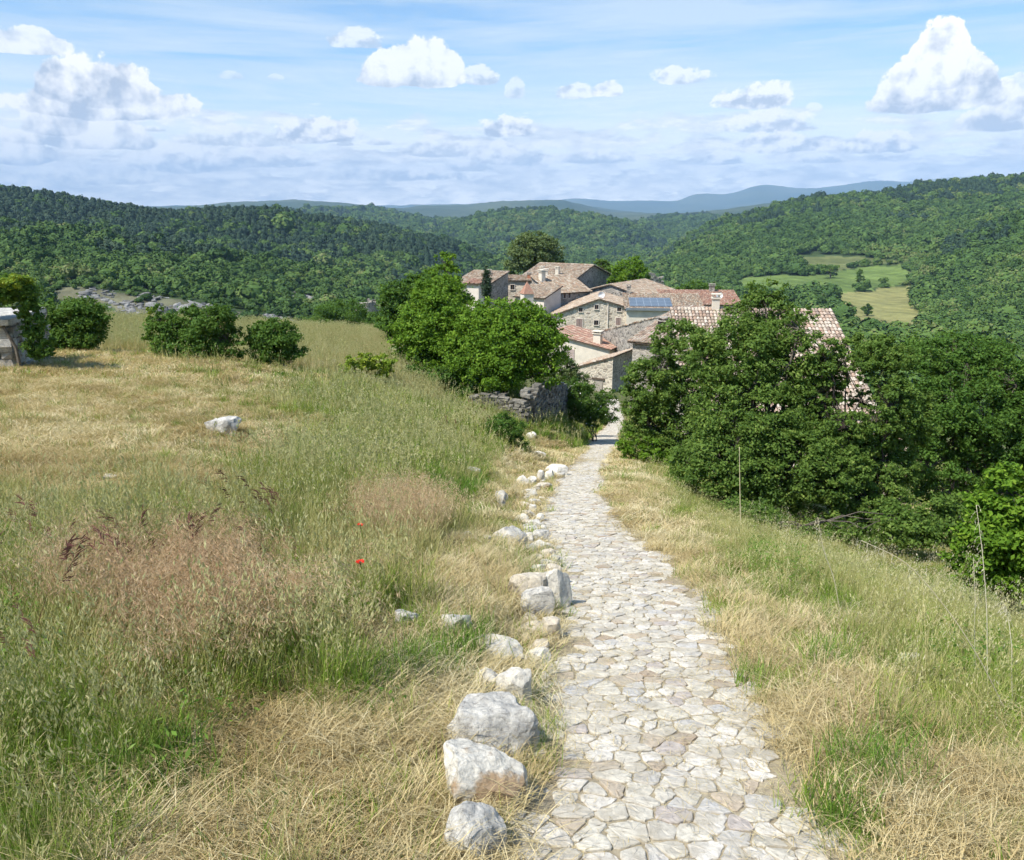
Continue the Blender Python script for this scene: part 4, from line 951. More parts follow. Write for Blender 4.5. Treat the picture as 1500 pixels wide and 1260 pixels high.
    if kind == 'oat':
        m = 4; t, d = ribbons(mb, base(m, .12), g.uniform(0, 6.28, m), g.uniform(.55, .95, m), g.uniform(.1, .5, m), .0026 * W, g, seg=5, mi=0)
        for q in range(8):
            az = g.uniform(0, 6.28, m); P = t - np.array([0, 0, 1.]) * g.uniform(0, .22, m)[:, None]
            tt, dd = ribbons(mb, P, az, g.uniform(.03, .07, m), g.uniform(.8, 1.1, m), .001 * W, g, seg=2, mi=0, droop=1.4)
            spike(tt, np.array([0, 0, -1.]) + dd * .3, g.uniform(.018, .028, m)[:, None], .003 * min(W, 2), 1)
        return mb.build('p', [MAT['g_yellow'], MAT['g_oat']], link=False)
    if kind == 'rye':
        n = 26; t, d = ribbons(mb, base(n, .35), g.normal(0, 1.0, n), g.uniform(.5, .8, n), g.uniform(.05, .35, n), .012, g, mi=0)
        spike(t, d * .6 + np.array([0, 0, 1]), g.uniform(.05, .08, n)[:, None], .010, 1)
        return mb.build('p', [MAT['g_straw' if seed % 2 else 'g_yellow'], MAT['g_head' if seed < 3050 else 'g_pink']], link=False)
GK = {'short': 5, 'lush': 4, 'straw': 8, 'tall': 6, 'yellow': 5, 'brome': 5, 'redbrome': 3, 'weed': 3, 'oat': 4, 'chaff': 6}
def masks(x, y, px, py):
    n = fbm(x / 1.3, y / 1.3, 3, 90); n2 = fbm(x / .45, y / .45, 2, 95)
    pd = np.abs(x - path_x(y)); edge = sstep(.52, .66, pd + .22 * n2)
    st = blobs(px, py, M_STRAW); ta = blobs(px, py, M_TALL); br = blobs(px, py, M_BROME); rs = blobs(px, py, M_RSLOPE); gr = blobs(px, py, M_GREEN)
    left = (x < path_x(y))
    d = {}
    d['straw'] = edge * np.clip(.22 + 1.0 * st - .55 * ta - .5 * rs - .2 * br + .5 * n, .05, 1)
    d['short'] = edge * np.clip(.42 - .2 * st + .25 * gr + .3 * rs + .6 * n, .08, 1)
    d['lush'] = edge * np.clip(1.25 * gr - .35 + .7 * n - .5 * (st > .8), 0, 1)
    d['tall'] = edge * sstep(.8, 1.3, pd) * np.clip(.95 * ta - .85 * br - .2 + .8 * n + .4 * rs - .3 * (st > .85), 0, 1) * (y > 1.6)
    d['yellow'] = edge * sstep(.8, 1.3, pd) * np.clip(.5 * ta + .75 * rs - .35 * st + .1 + .7 * n2 - .5 * n, 0, .9)
    d['brome'] = sstep(1.0, 1.5, pd) * np.clip(1.3 * br - .25 + .6 * n, 0, 1)
    d['redbrome'] = blobs(px, py, [(160, 890, 120, 70, .22), (410, 830, 60, 30, .3), (240, 850, 70, 30, .25), (700, 640, 40, 20, .1), (60, 1060, 80, 80, .1)]) * np.ones_like(x)
    d['weed'] = edge * np.clip(blobs(px, py, [(40, 960, 60, 80, 1), (190, 790, 40, 30, .6), (300, 1100, 90, 50, .4), (740, 640, 50, 30, .8), (1130, 830, 60, 40, .7), (560, 1060, 60, 40, .3), (500, 545, 60, 20, .7), (1400, 1000, 60, 60, .4)]) + .3 * n - .1, 0, 1)
    d['chaff'] = (pd < .95) * np.clip(.42 + .6 * n + .9 * sstep(.3, .6, pd), .08, 1)
    d['oat'] = sstep(1.0, 1.5, pd) * blobs(px, py, [(1390, 900, 130, 110, .35), (1180, 800, 90, 50, .2), (1470, 1000, 70, 120, .4)]) * np.ones_like(x)
    return d
DENS = {'straw': 1.25, 'short': .9, 'lush': 1.1, 'tall': .8, 'yellow': .85, 'brome': 1.0, 'redbrome': .5, 'weed': .4, 'oat': .35, 'chaff': .8}
def build_grass():
    bands = [(.45, 4.0, 0, 125), (4.0, 9.0, 0, 62), (9.0, 18.0, 1, 40), (18.0, 32.0, 2, 26)]
    acc = {k: [] for k in GK}; g = np.random.default_rng(5)
    for y0, y1, lod, dens in bands:
        X0 = -1.0 * y1; X1 = 1.15 * y1 + 1; area = (X1 - X0) * (y1 - y0)
        for k in GK:
            n = int(area * dens * DENS[k])
            x = g.uniform(X0, X1, n); y = g.uniform(y0, y1, n)
            z = height(x, y); px, py, Z = proj(x, y, z)
            ok = (px > -420) & (px < 2250) & (py < 2300) & (Z > .35)
            x, y, z, px, py = [a[ok] for a in (x, y, z, px, py)]
            m = masks(x, y, px, py)[k]; ok = g.random(len(x)) < m
            if k in ('oat', 'redbrome') and y0 > 12: ok &= g.random(len(x)) < .5
            x, y, z = x[ok], y[ok], z[ok]
            acc[k].append((x, y, z, np.full(len(x), lod)))
    LAB = {'straw': ('mown_straw', 'dry straw coloured mown grass lying flat beside the path and on the field'), 'short': ('short_grass', 'short green and yellow grass growing through the straw'), 'lush': ('lush_grass', 'fresh green grass patches beside the cobbles and on the bank'),
           'tall': ('tall_grass', 'tall green meadow grass with pale seed heads left of the path'), 'yellow': ('yellowing_grass', 'thin yellowing grass on the bank and the right-hand slope'), 'brome': ('pink_grass', 'pinkish brown feathery grass heads in the left foreground'),
           'redbrome': ('red_grass', 'dark red drooping grass heads scattered over the left foreground'), 'weed': ('ground_weeds', 'small broad-leaved green weeds among the meadow grass'), 'chaff': ('straw_litter', 'short bits of dry straw lying in the joints of the cobbles'), 'oat': ('wild_oats', 'tall wild oats with hanging pale husks on the right slope')}
    tot = 0
    for k, L in acc.items():
        x, y, z, lod = [np.concatenate(a) for a in zip(*L)]
        nv = GK[k]; pcs = [piece(k, 1000 + 37 * i + l, l) for l in range(3) for i in range(nv)]
        n = len(x); tot += n
        slope = np.stack([g.normal(0, .1, n) + .24, g.normal(0, .1, n), g.uniform(0, 6.28, n)], 1)
        # follow the slope only for the flat straw
        ang = g.uniform(0, 6.28, n) if k != 'redbrome' else g.normal(2.4, .8, n)
        if k in ('straw', 'chaff'): rot = np.stack([np.full(n, -.245) + g.normal(0, .06, n), g.normal(0, .06, n), ang * 0], 1); rot[:, 2] = g.choice([0, .15, -.15], n)
        else: rot = np.stack([g.normal(0, .08, n), g.normal(0, .08, n), ang], 1)
        s = g.uniform(.75, 1.3, n) * np.where(y > 18, 1.15, 1)
        if k in ('tall', 'yellow', 'oat', 'brome', 'redbrome'): s = s * np.where(y < 3.2, .75, 1) * np.where(x > path_x(y), .68, 1)
        scatter(LAB[k][0], LAB[k][1], 'grass', pcs, np.stack([x, y, z], 1), rot, s, (lod * nv + g.integers(0, nv, n)))
    print('grass clumps', tot)
    # rye meadow on the terrace beyond
    n = 9000; x = g.uniform(-34, -1, n); y = g.uniform(29, 49, n); z = height(x, y); px, py, _ = proj(x, y, z)
    ok = (px < 640) & (px > -60) & (fbm(x / 3, y / 3, 3, 97) > -.55); x, y, z = x[ok], y[ok], z[ok]; n = len(x)
    scatter('rye_meadow', 'pale yellow-green meadow of tall rye grass on the terrace', 'meadow', [piece('rye', 3000 + i, 2) for i in range(5)], np.stack([x, y, z], 1), np.stack([g.normal(0, .08, n), g.normal(0, .08, n), g.uniform(-.5, .5, n)], 1), g.uniform(.75, 1.2, n), g.integers(0, 5, n))
    n = 1600; x = g.uniform(-30, -2, n); y = g.uniform(45.5, 50, n); z = height(x, y); px, py, _ = proj(x, y, z); ok = (px < 640) & (px > 400); x, y, z = x[ok], y[ok], z[ok]; n = len(x)
    scatter('ripe_grass_strip', 'pinkish tan strip of ripe grass along the far edge of the terrace meadow', 'meadow', [piece('rye', 3061 + 2 * i, 2) for i in range(4)], np.stack([x, y, z], 1), np.stack([g.normal(0, .08, n), g.normal(0, .08, n), g.uniform(-.5, .5, n)], 1), g.uniform(.5, .8, n), g.integers(0, 4, n))
    # rough grass on the slopes round the village and down the right side
    n = 60000; x = g.uniform(-30, 60, n); y = g.uniform(30, 78, n); z = height(x, y); px, py, _ = proj(x, y, z)
    pd = np.abs(x - path_x(y))
    ok = (px < 1650) & (px > 560) & (pd > .9) & ~((y > 64) & (px < 1080)) & (g.random(n) < .8 * (45 / y) ** 1.2); ok |= (y < 30)
    x, y, z = x[ok], y[ok], z[ok]; n = len(x)
    pcs = [piece('tall', 3100 + i, 2) for i in range(3)] + [piece('lush', 3200 + i, 2) for i in range(3)]
    scatter('rough_grass', 'rough green grass on the slope below the meadow and round the houses', 'grass', pcs, np.stack([x, y, z], 1), np.stack([g.normal(0, .08, n), g.normal(0, .08, n), g.uniform(0, 6.28, n)], 1), g.uniform(1.0, 1.9, n), g.integers(0, 6, n))
build_grass()
# ================================================================ stone, tiles, houses
def rubble(name, tones, mortar, scale=3.2, flat=1.5, mort=.10, bump=.6):
    m, nt, b = newmat(name); v = objvec(nt)
    mp = nd(nt, 'ShaderNodeMapping'); mp.inputs['Scale'].default_value = (1, 1, flat); lk(nt, v, mp.inputs[0])
    nz = nd(nt, 'ShaderNodeTexNoise'); nz.inputs['Scale'].default_value = 6; lk(nt, mp.outputs[0], nz.inputs['Vector'])
    vv = nd(nt, 'ShaderNodeVectorMath', operation='MULTIPLY_ADD'); lk(nt, nz.outputs['Color'], vv.inputs[0]); vv.inputs[1].default_value = (.14, .14, .1); lk(nt, mp.outputs[0], vv.inputs[2])
    vo = nd(nt, 'ShaderNodeTexVoronoi'); vo.inputs['Scale'].default_value = scale; lk(nt, vv.outputs[0], vo.inputs['Vector'])
    ve = nd(nt, 'ShaderNodeTexVoronoi', feature='DISTANCE_TO_EDGE'); ve.inputs['Scale'].default_value = scale; lk(nt, vv.outputs[0], ve.inputs['Vector'])
    sx = nd(nt, 'ShaderNodeSeparateColor'); lk(nt, vo.outputs['Color'], sx.inputs[0])
    c = ramp(nt, sx.outputs[0], [(i / (len(tones) - 1), t) for i, t in enumerate(tones)]).outputs[0]
    c = mixc(nt, 1, c, ramp(nt, noisen(nt, 14, 5, v, .7), [(.3, (.72, .72, .72)), (.7, (1.2, 1.2, 1.2))]).outputs[0], 'MULTIPLY')
    k = ramp(nt, ve.outputs['Distance'], [(mort * .35, (0, 0, 0)), (mort, (1, 1, 1))]).outputs[0]
    c = mixc(nt, k, mortar, c)
    c = mixc(nt, 1, c, ramp(nt, noisen(nt, .7, 4, v), [(.3, (.82, .8, .78)), (.7, (1.12, 1.1, 1.08))]).outputs[0], 'MULTIPLY')
    lk(nt, c, b.inputs['Base Color']); b.inputs['Roughness'].default_value = .92; b.inputs['Specular IOR Level'].default_value = .15
    bumpn(nt, b, k, bump, .05); return m
MAT['stone_grey'] = rubble('wall_grey_rubble', [(.16, .145, .13), (.38, .35, .30), (.24, .22, .20), (.46, .42, .36), (.12, .11, .10), (.34, .31, .27)], (.46, .42, .36), 2.4, 1.6, .09)
MAT['stone_cream'] = rubble('wall_cream_rubble', [(.48, .42, .33), (.62, .56, .46), (.26, .22, .18), (.66, .60, .50), (.38, .34, .28), (.58, .52, .43)], (.64, .57, .46), 2.1, 1.6, .13)
MAT['render_cream'] = plainmat('wall_cream_render', (.66, .59, .48), .9, .12, 1.2, .2)
MAT['render_pale'] = plainmat('wall_pale_render', (.68, .60, .51), .9, .12, 1.0, .2)
MAT['wood_dark'] = plainmat('weathered_dark_wood', (.10, .075, .055), .8, .3, 12)
MAT['wood_brown'] = plainmat('brown_wood', (.22, .14, .09), .75, .25, 12)
MAT['wood_grey'] = plainmat('grey_wood', (.34, .30, .25), .85, .25, 14, .3)
MAT['shutter_mauve'] = plainmat('mauve_brown_shutter', (.30, .22, .19), .7, .12, 8)
MAT['shutter_pink'] = plainmat('faded_pink_shutter', (.46, .37, .33), .7, .1, 8)
MAT['glass_dark'] = plainmat('dark_window_glass', (.02, .022, .025), .12, .1, 5, spec=.5)
MAT['zinc'] = plainmat('grey_zinc', (.22, .25, .27), .45, .1, 3, metal=.3)
MAT['pale_blue_panel'] = plainmat('plain_pale_blue', (.36, .46, .58), .6, .1, 3)
MAT['white_enamel'] = plainmat('white_enamel', (.8, .8, .8), .4, .03, 3)
MAT['steel'] = plainmat('galvanised_steel', (.4, .4, .4), .4, .1, 4, metal=.7)
MAT['soot'] = plainmat('sooty_clay', (.05, .04, .035), .9, .3, 6)
MAT['brick_red'] = plainmat('red_clay_pot', (.36, .15, .08), .85, .2, 6)
def tile_mat(name, stops):
    m, nt, b = newmat(name); a = attr(nt).outputs['Fac']; v = objvec(nt)
    c = ramp(nt, a, stops, 'CONSTANT').outputs[0]
    c = mixc(nt, 1, c, ramp(nt, noisen(nt, 5, 6, v, .7), [(.3, (.66, .64, .62)), (.7, (1.25, 1.25, 1.25))]).outputs[0], 'MULTIPLY')
    c = mixc(nt, ramp(nt, noisen(nt, 1.3, 5, v, .7), [(.52, (0, 0, 0)), (.68, (.6, .6, .6))]).outputs[0], c, (.26, .23, .16))
    lk(nt, c, b.inputs['Base Color']); b.inputs['Roughness'].default_value = .9; b.inputs['Specular IOR Level'].default_value = .15; return m
TS = [(.36, .26, .18), (.44, .35, .26), (.30, .22, .16), (.48, .40, .31), (.36, .30, .23), (.40, .30, .22), (.24, .19, .15), (.50, .44, .36), (.38, .25, .17), (.42, .36, .28)]
MAT['tiles_old'] = tile_mat('old_canal_tiles', [(i / 10, c) for i, c in enumerate(TS)])
MAT['tiles_red'] = tile_mat('red_canal_tiles', [(i / 6, c) for i, c in enumerate([(.38, .21, .15), (.44, .28, .21), (.33, .19, .14), (.48, .36, .28), (.28, .17, .13), (.40, .24, .17)])])
MAT['tiles_pale'] = tile_mat('pale_canal_tiles', [(i / 8, c) for i, c in enumerate([(.42, .32, .25), (.48, .39, .31), (.38, .27, .20), (.53, .46, .38), (.34, .27, .21), (.44, .32, .24), (.28, .22, .18), (.50, .43, .35)])])
def tiles(mb, O, E, U, wid, length, g, col=.21, mi=0):
    """canal tiles over a slope: O eave corner, E along the eave, U up the slope (unit vectors)"""
    O, E, U = map(np.array, (O, E, U)); N = np.cross(E, U); N /= np.linalg.norm(N)
    if N[2] < 0: N = -N
    nc = max(1, int(round(wid / col))); cw = wid / nc; rl = .36; nr = max(1, int(math.ceil(length / rl))); rl = length / nr
    th = np.linspace(0, math.pi, 6); px_ = -np.cos(th) * .5; pz = np.sin(th)
    I, J = np.meshgrid(np.arange(nc), np.arange(nr)); I = I.ravel(); J = J.ravel(); n = len(I)
    wj = 1 + g.normal(0, .04, n); off = g.normal(0, .008, n); lift = g.uniform(0, .015, n); skew = g.normal(0, .012, n)
    c0 = (I + .5) * cw + off; a0 = J * rl - .03 + g.normal(0, .012, n); a1 = a0 + rl + .07
    V = []
    for (a, r, l, sk) in ((a0, .98, .05, 0), (a1, .80, .015, 1)):
        for q in range(6):
            xx = c0 + px_[q] * cw * 1.0 * r * wj + sk * skew; hh = pz[q] * .085 * r + l + lift * (1 - sk)
            V.append(O + xx[:, None] * E + a[:, None] * U + hh[:, None] * N)
    V = np.stack(V, 1).reshape(-1, 3); o = np.arange(n)[:, None] * 12
    Q = np.concatenate([o + np.array([[q, q + 1, q + 7, q + 6]]) for q in range(5)])
    H6 = o + np.array([[0, 1, 2, 3, 4, 5]])
    mb.add(V, [Q, H6], np.repeat(g.random(n), 12), mi)
def rot2(x, y, rz): return x * math.cos(rz) - y * math.sin(rz), x * math.sin(rz) + y * math.cos(rz)
def house(name, label, corner, W, D, rz, roof, rise, wallm, tilem, wins=(), chims=(), seed=1, base=5.0, drops=None, ridge=.5, over=.28, group=None, cat='house', shade_side_mat=None):
    """corner: the near right wall corner at eave height. local x: -W..0 along the front, y: 0..D backwards.
    roof: 'back' rises to the back, 'front' to the front, 'left'/'right' rises that way, 'gx' ridge along x, 'gy' ridge along y"""
    g = np.random.default_rng(seed); rz = R(rz)
    t = empty(name, corner, rz); tag(t, label, cat, group)
    def top(x, y):
        u = (x + W) / W; v = y / D
        if roof == 'back': return rise * v
        if roof == 'front': return rise * (1 - v)
        if roof == 'left': return rise * (1 - u)
        if roof == 'right': return rise * u
        if roof == 'gx': return rise * (1 - abs(v - ridge) / (ridge if v < ridge else 1 - ridge))
        dl, dr = drops or (rise, rise)
        return -0.0 + (rise - (dl * (1 - u / ridge) if u < ridge else dr * (u - ridge) / (1 - ridge)))
    # walls
    mb = MB(); bx = [-W, 0]
    xs = sorted({-W, 0, -W + W * ridge} if roof == 'gy' else {-W, 0}); ys = sorted({0, D, D * ridge} if roof == 'gx' else {0, D})
    loop = [(x, 0) for x in xs] + [(0, y) for y in ys[1:]] + [(x, D) for x in xs[::-1][1:]] + [(-W, y) for y in ys[::-1][1:-1]]
    n = len(loop); V = [(x, y, -base) for x, y in loop] + [(x, y, top(x, y)) for x, y in loop]
    for i in range(n):
        j = (i + 1) % n; mi = 1 if (shade_side_mat and loop[i][0] == 0 and loop[j][0] == 0) else 0
        mb.add([V[i], V[j], V[n + j], V[n + i]], np.array([[0, 1, 2, 3]]), .5, mi)
    mb.build('wall', [MAT[wallm]] + ([MAT[shade_side_mat]] if shade_side_mat else []), t)
    # roof: slab under rows of tiles
    rb = MB(); ov = over
    if roof in ('back', 'front'):
        ang = math.atan2(rise, D); y0, y1, u = (-ov, D + .1, 1) if roof == 'back' else (D + ov, -.1, -1)
        pl = [((-W - ov, y0, -ov * math.tan(ang)), (1, 0, 0), (0, u * math.cos(ang), math.sin(ang)), W + 2 * ov, (D + ov + .1) / math.cos(ang))]
    elif roof in ('left', 'right'):
        ang = math.atan2(rise, W); x0, u = (ov, -1) if roof == 'left' else (-W - ov, 1)
        pl = [((x0, -ov, -ov * math.tan(ang)), (0, 1, 0), (u * math.cos(ang), 0, math.sin(ang)), D + 2 * ov, (W + ov + .1) / math.cos(ang))]
    elif roof == 'gx':
        pl = []
        for y0, u, run in ((-ov, 1, D * ridge), (D + ov, -1, D * (1 - ridge))):
            ang = math.atan2(rise, run); pl.append(((-W - ov, y0, -ov * math.tan(ang)), (1, 0, 0), (0, u * math.cos(ang), math.sin(ang)), W + 2 * ov, (run + ov) / math.cos(ang)))
    else:
        dl, dr = drops or (rise, rise); pl = []
        for x0, u, run, dz in ((-W - ov, 1, W * ridge, dl), (ov, -1, W * (1 - ridge), dr)):
            ang = math.atan2(dz, run); z0 = (rise - dz) - ov * math.tan(ang)
            pl.append(((x0, -ov, z0), (0, 1, 0), (u * math.cos(ang), 0, math.sin(ang)), D + 2 * ov, (run + ov) / math.cos(ang)))
    for O, E, U, wd, ln in pl:
        O, E, U = map(np.array, (O, E, U)); N = np.cross(E, U); N = N if N[2] > 0 else -N
        O = O + N * .05
        P = [O, O + E * wd, O + E * wd + U * ln, O + U * ln]; P2 = [p - N * .09 for p in P]
        rb.add(P + P2, np.array([(0, 1, 2, 3), (7, 6, 5, 4), (0, 4, 5, 1), (1, 5, 6, 2), (2, 6, 7, 3), (3, 7, 4, 0)]), .4, 1)
        tiles(rb, O, E, U, wd, ln, g)
    # ridge caps
    if roof == 'gx':
        for k in range(int((W + 2 * ov) / .38)): rb.tube([(-W - ov + k * .38, D * ridge, rise + .07), (-W - ov + k * .38 + .42, D * ridge, rise + .09)], [.11, .09], 7, g.random(), 0)
    if roof == 'gy':
        for k in range(int((D + 2 * ov) / .38)): rb.tube([(-W + W * ridge, -ov + k * .38, rise + .07), (-W + W * ridge, -ov + k * .38 + .42, rise + .09)], [.11, .09], 7, g.random(), 0)
    rf = rb.build('roof', [MAT[tilem], MAT['wood_dark']], t)
    # windows: (face, centre along the face, centre height, w, h, kind)
    for face, u, zc, w, h, kind in wins:
        def put(b_, du, dz, dep, ww, hh, th, mi=0):
            if face == 'f': b_.box((u + du, -dep, zc + dz), (ww, th, hh), 0, .5, mi)
            else: b_.box((dep, u + du, zc + dz), (th, ww, hh), 0, .5, mi)
        if kind == 'door':
            d = MB(); put(d, 0, 0, .015, w, h, .05); put(d, w * .48, -.02, .05, .06, h, .06); put(d, -w * .48, -.02, .05, .06, h, .06)
            do = d.build('door', MAT['wood_grey'], t); l = MB(); put(l, 0, h / 2 + .09, .05, w + .4, .18, .12); l.build('lintel', MAT['wood_dark'], do)
            hd = MB(); put(hd, w * .3, 0, .07, .05, .14, .05); hd.build('handle', MAT['soot'], do); continue
        if kind == 'blind':
            d = MB(); put(d, 0, 0, .03, w, h, .07); [put(d, 0, -h / 2 + h * (q + .5) / 8, .075, w * .94, h / 16, .02) for q in range(8)]; d.build('shutter', MAT['shutter_pink'], t); continue
        f = MB(); fr = .07
        put(f, 0, h / 2 + fr / 2, .03, w + 2 * fr, fr, .10); put(f, 0, -h / 2 - fr / 2, .05, w + 2.6 * fr, fr, .16)
        put(f, -w / 2 - fr / 2, 0, .03, fr, h, .10); put(f, w / 2 + fr / 2, 0, .03, fr, h, .10)
        fo = f.build('window', MAT['render_pale'], t)
        p = MB(); put(p, 0, 0, .004, w, h, .035); p.build('pane', MAT['glass_dark'], fo)
        if kind == 'shut':
            for sgn in (-1, 1):
                s = MB(); put(s, sgn * w * .26, 0, .06, w * .48, h * .98, .04); [put(s, sgn * w * .26, -h / 2 + h * (q + .5) / 9, .085, w * .42, h / 20, .012) for q in range(9)]; s.build('shutter', MAT['shutter_mauve'], fo)
        else:
            s = MB(); put(s, 0, 0, .03, .04, h, .03); s.build('glazing_bar', MAT['wood_brown'], fo)
    for x, y, w, h, kind in chims:
        z0 = top(x, y); c = MB(); mt = {'cream': 'render_cream', 'stone': 'stone_grey', 'red': 'brick_red', 'dark': 'soot'}[kind]
        c.box((x, y, z0 + h / 2 - .4), (w, w * .8, h + .8)); co = c.build('chimney', MAT[mt], t)
        k = MB(); k.box((x, y, z0 + h + .04), (w * 1.3, w * 1.1, .08)); 
        for sx in (-1, 1): k.box((x + sx * w * .42, y, z0 + h + .16), (w * .16, w * .7, .16))
        k.box((x, y, z0 + h + .27), (w * 1.35, w * 1.15, .07)); k.build('cap', MAT['render_cream' if kind == 'cream' else 'stone_grey'], co)
    return t
# --- the village, nearest first
house('stone_shed', 'small stone shed with a grey plank door at the end of the path', at(898, 524, 72), 4.2, 5.6, -30, 'right', 1.45, 'stone_cream', 'tiles_old', [('f', -1.4, -1.75 + .0, .9, 1.9, 'door')], seed=1, base=5, over=.12, cat='shed', shade_side_mat='stone_grey').location.z -= 1.45  # right wall in darker grey stone: its shade is put into the colour
h = house('cream_house', 'cream rendered house with a faded shutter and red tiled roof behind the stone shed', at(893, 512, 80), 7, 5.8, -28, 'left', 1.2, 'render_cream', 'tiles_red', [('f', -4.55, -.95, 1.25, 1.3, 'blind')], [(-1.7, .9, .8, 1.1, 'cream')], seed=2, base=5)
h = house('gable_house', 'cream stone house whose broad gable with six small windows faces the path', at(921, 451, 100), 9.6, 9, -7, 'gy', 1.05, 'stone_cream', 'tiles_old',
      [('f', -6.2, -2.15, .8, 1.35, 'shut'), ('f', -6.05, -.35, .5, .5, 'bar'), ('f', -4.05, .05, .5, .55, 'bar'), ('f', -4.05, -1.95, .55, .6, 'bar'), ('f', -1.2, -.2, .5, .5, 'bar'), ('f', -1.25, -1.75, .65, .95, 'shut')], seed=3, base=5, drops=(2.15, 1.05), ridge=.61)
dp = MB(); dp.tube([(-2.6, -.1, .5), (-2.6, -.1, -4)], .06, 6); dp.build('drainpipe', MAT['render_pale'], h)
h = house('solar_house', 'long cream house with a blue solar panel on its tiled roof', at(1030, 454, 98), 9.4, 6.5, -5, 'back', 1.25, 'render_cream', 'tiles_old', [], [(-8.9, 6.2, .5, 1.0, 'stone')], seed=4, base=5)
ang = math.atan2(1.25, 6.5); sp_ = MB(); cx, cy = -6.2, 2.0
def roofpt(x, y, o): return (x, y - o * math.sin(ang), y * math.tan(ang) + o * math.cos(ang))
P = [roofpt(-9.0, .6, .22), roofpt(-3.7, .6, .22), roofpt(-3.7, 4.2, .22), roofpt(-9.0, 4.2, .22)]; P2 = [roofpt(-9.0, .6, .14), roofpt(-3.7, .6, .14), roofpt(-3.7, 4.2, .14), roofpt(-9.0, 4.2, .14)]
sp_.add(P + P2, np.array([(0, 1, 2, 3), (7, 6, 5, 4), (0, 4, 5, 1), (1, 5, 6, 2), (2, 6, 7, 3), (3, 7, 4, 0)]))
m, nt, b = newmat('solar_cells'); v = objvec(nt); br = nd(nt, 'ShaderNodeTexBrick'); br.offset = 0; br.inputs['Scale'].default_value = 1; br.inputs['Brick Width'].default_value = .9; br.inputs['Row Height'].default_value = 1.3; br.inputs['Mortar Size'].default_value = .025
br.inputs['Color1'].default_value = (.10, .13, .165, 1); br.inputs['Color2'].default_value = (.12, .155, .195, 1); br.inputs['Mortar'].default_value = (.3, .34, .38, 1); lk(nt, v, br.inputs[0]); lk(nt, br.outputs[0], b.inputs['Base Color']); b.inputs['Roughness'].default_value = .4; b.inputs['Specular IOR Level'].default_value = .4
so_ = sp_.build('solar_panel', m, h)
gt = MB(); gt.box((-4.7, -.32, .03), (9.7, .22, .3)); gt.build('gutter', MAT['zinc'], h)
house('red_roof_house', 'low house with a plain red tiled roof right of the solar panel', at(1085, 447, 108), 10.5, 6.5, -4, 'back', 1.3, 'render_pale', 'tiles_red', [], [(-3.0, 5.8, .7, .9, 'stone')], seed=5, base=5)
house('long_house', 'grey stone house with a long tan roof and gable wall behind the gable house', at(938, 433, 110), 9.4, 10.5, -36, 'gy', 1.25, 'stone_grey', 'tiles_old', [('r', 8.3, -.7, 1.4, .9, 'bar')], seed=6, base=6)  # the one wide window is set over a dark area under the eave
house('big_house', 'highest village house, large tan tiled roof with a grey stone side wall', at(836, 414, 118), 9.2, 15, -31, 'gx', 2.1, 'stone_grey', 'tiles_old', [('r', 2.4, -1.0, .7, .9, 'bar'), ('r', 5.5, -2.2, .6, .8, 'bar')], [(-3.4, 2.2, .55, 1.2, 'cream'), (-6.6, 3.2, .5, .8, 'cream')], seed=7, base=8)
house('corner_house', 'grey stone house with small windows on its right wall below the big house', at(808, 430, 108), 5.2, 6.4, -60, 'left', 1.9, 'stone_grey', 'tiles_old',
      [('r', 2.1, -.45, .4, .6, 'bar'), ('r', 2.9, -.45, .4, .6, 'bar'), ('r', 1.9, -2.5, .35, .9, 'bar'), ('r', 4.3, -1.1, .5, .5, 'bar'), ('r', 3.6, -2.3, .9, .8, 'bar')], [(-3.6, .7, .8, 1.3, 'cream')], seed=8, base=6)
h = house('low_annex', 'low annex with an old tiled lean-to roof at the left foot of the corner house', at(797, 437, 104), 4.6, 4.2, -35, 'back', 1.2, 'render_pale', 'tiles_old', seed=9, base=5)
house('long_pale_house', 'long flat topped house with a pale wall and a tall capped chimney', at(806, 412, 113), 9.5, 5, -8, 'back', .35, 'stone_cream', 'tiles_old', [('f', -5.4, -.9, .6, .7, 'bar')], [(-6.6, .3, .85, 1.0, 'cream'), (-.9, 2.5, .6, 1.1, 'cream'), (-3.2, 1.5, .5, .7, 'red')], seed=10, base=6)
house('left_house', 'leftmost village house with a wide tan roof behind the trees', at(712, 419, 104), 5.0, 7, -24, 'back', 1.35, 'stone_grey', 'tiles_old', [], [(-2.0, 5.0, .5, .5, 'cream')], seed=11, base=6)
house('cream_tower', 'small square cream tower with a low tiled roof, left of the cypress', at(701, 416, 98), 1.6, 2.4, -20, 'back', .35, 'render_pale', 'tiles_red', [('r', 1.2, -.7, .8, 1.3, 'bar')], seed=12, base=5, cat='tower')
# steep orange pyramid roof poking through the tree tops
t = empty('roof_lantern', at(772, 430, 100)); tag(t, 'small steep orange pyramid roof sticking up through the tree tops', 'turret')
q = MB(); q.box((0, 0, -.9), (1.3, 1.3, 1.8), R(20)); q.build('wall', MAT['render_pale'], t)
q = MB(); rr_ = 1.05; vv_ = [(rr_ * math.cos(R(65 + 90 * k)), rr_ * math.sin(R(65 + 90 * k)), 0) for k in range(4)] + [(0, 0, 1.5)]
q.add(vv_, [np.array([[0, 1, 4], [1, 2, 4], [2, 3, 4], [3, 0, 4]]), np.array([[3, 2, 1, 0]])], .1)
q.build('roof', MAT['tiles_red'], t)
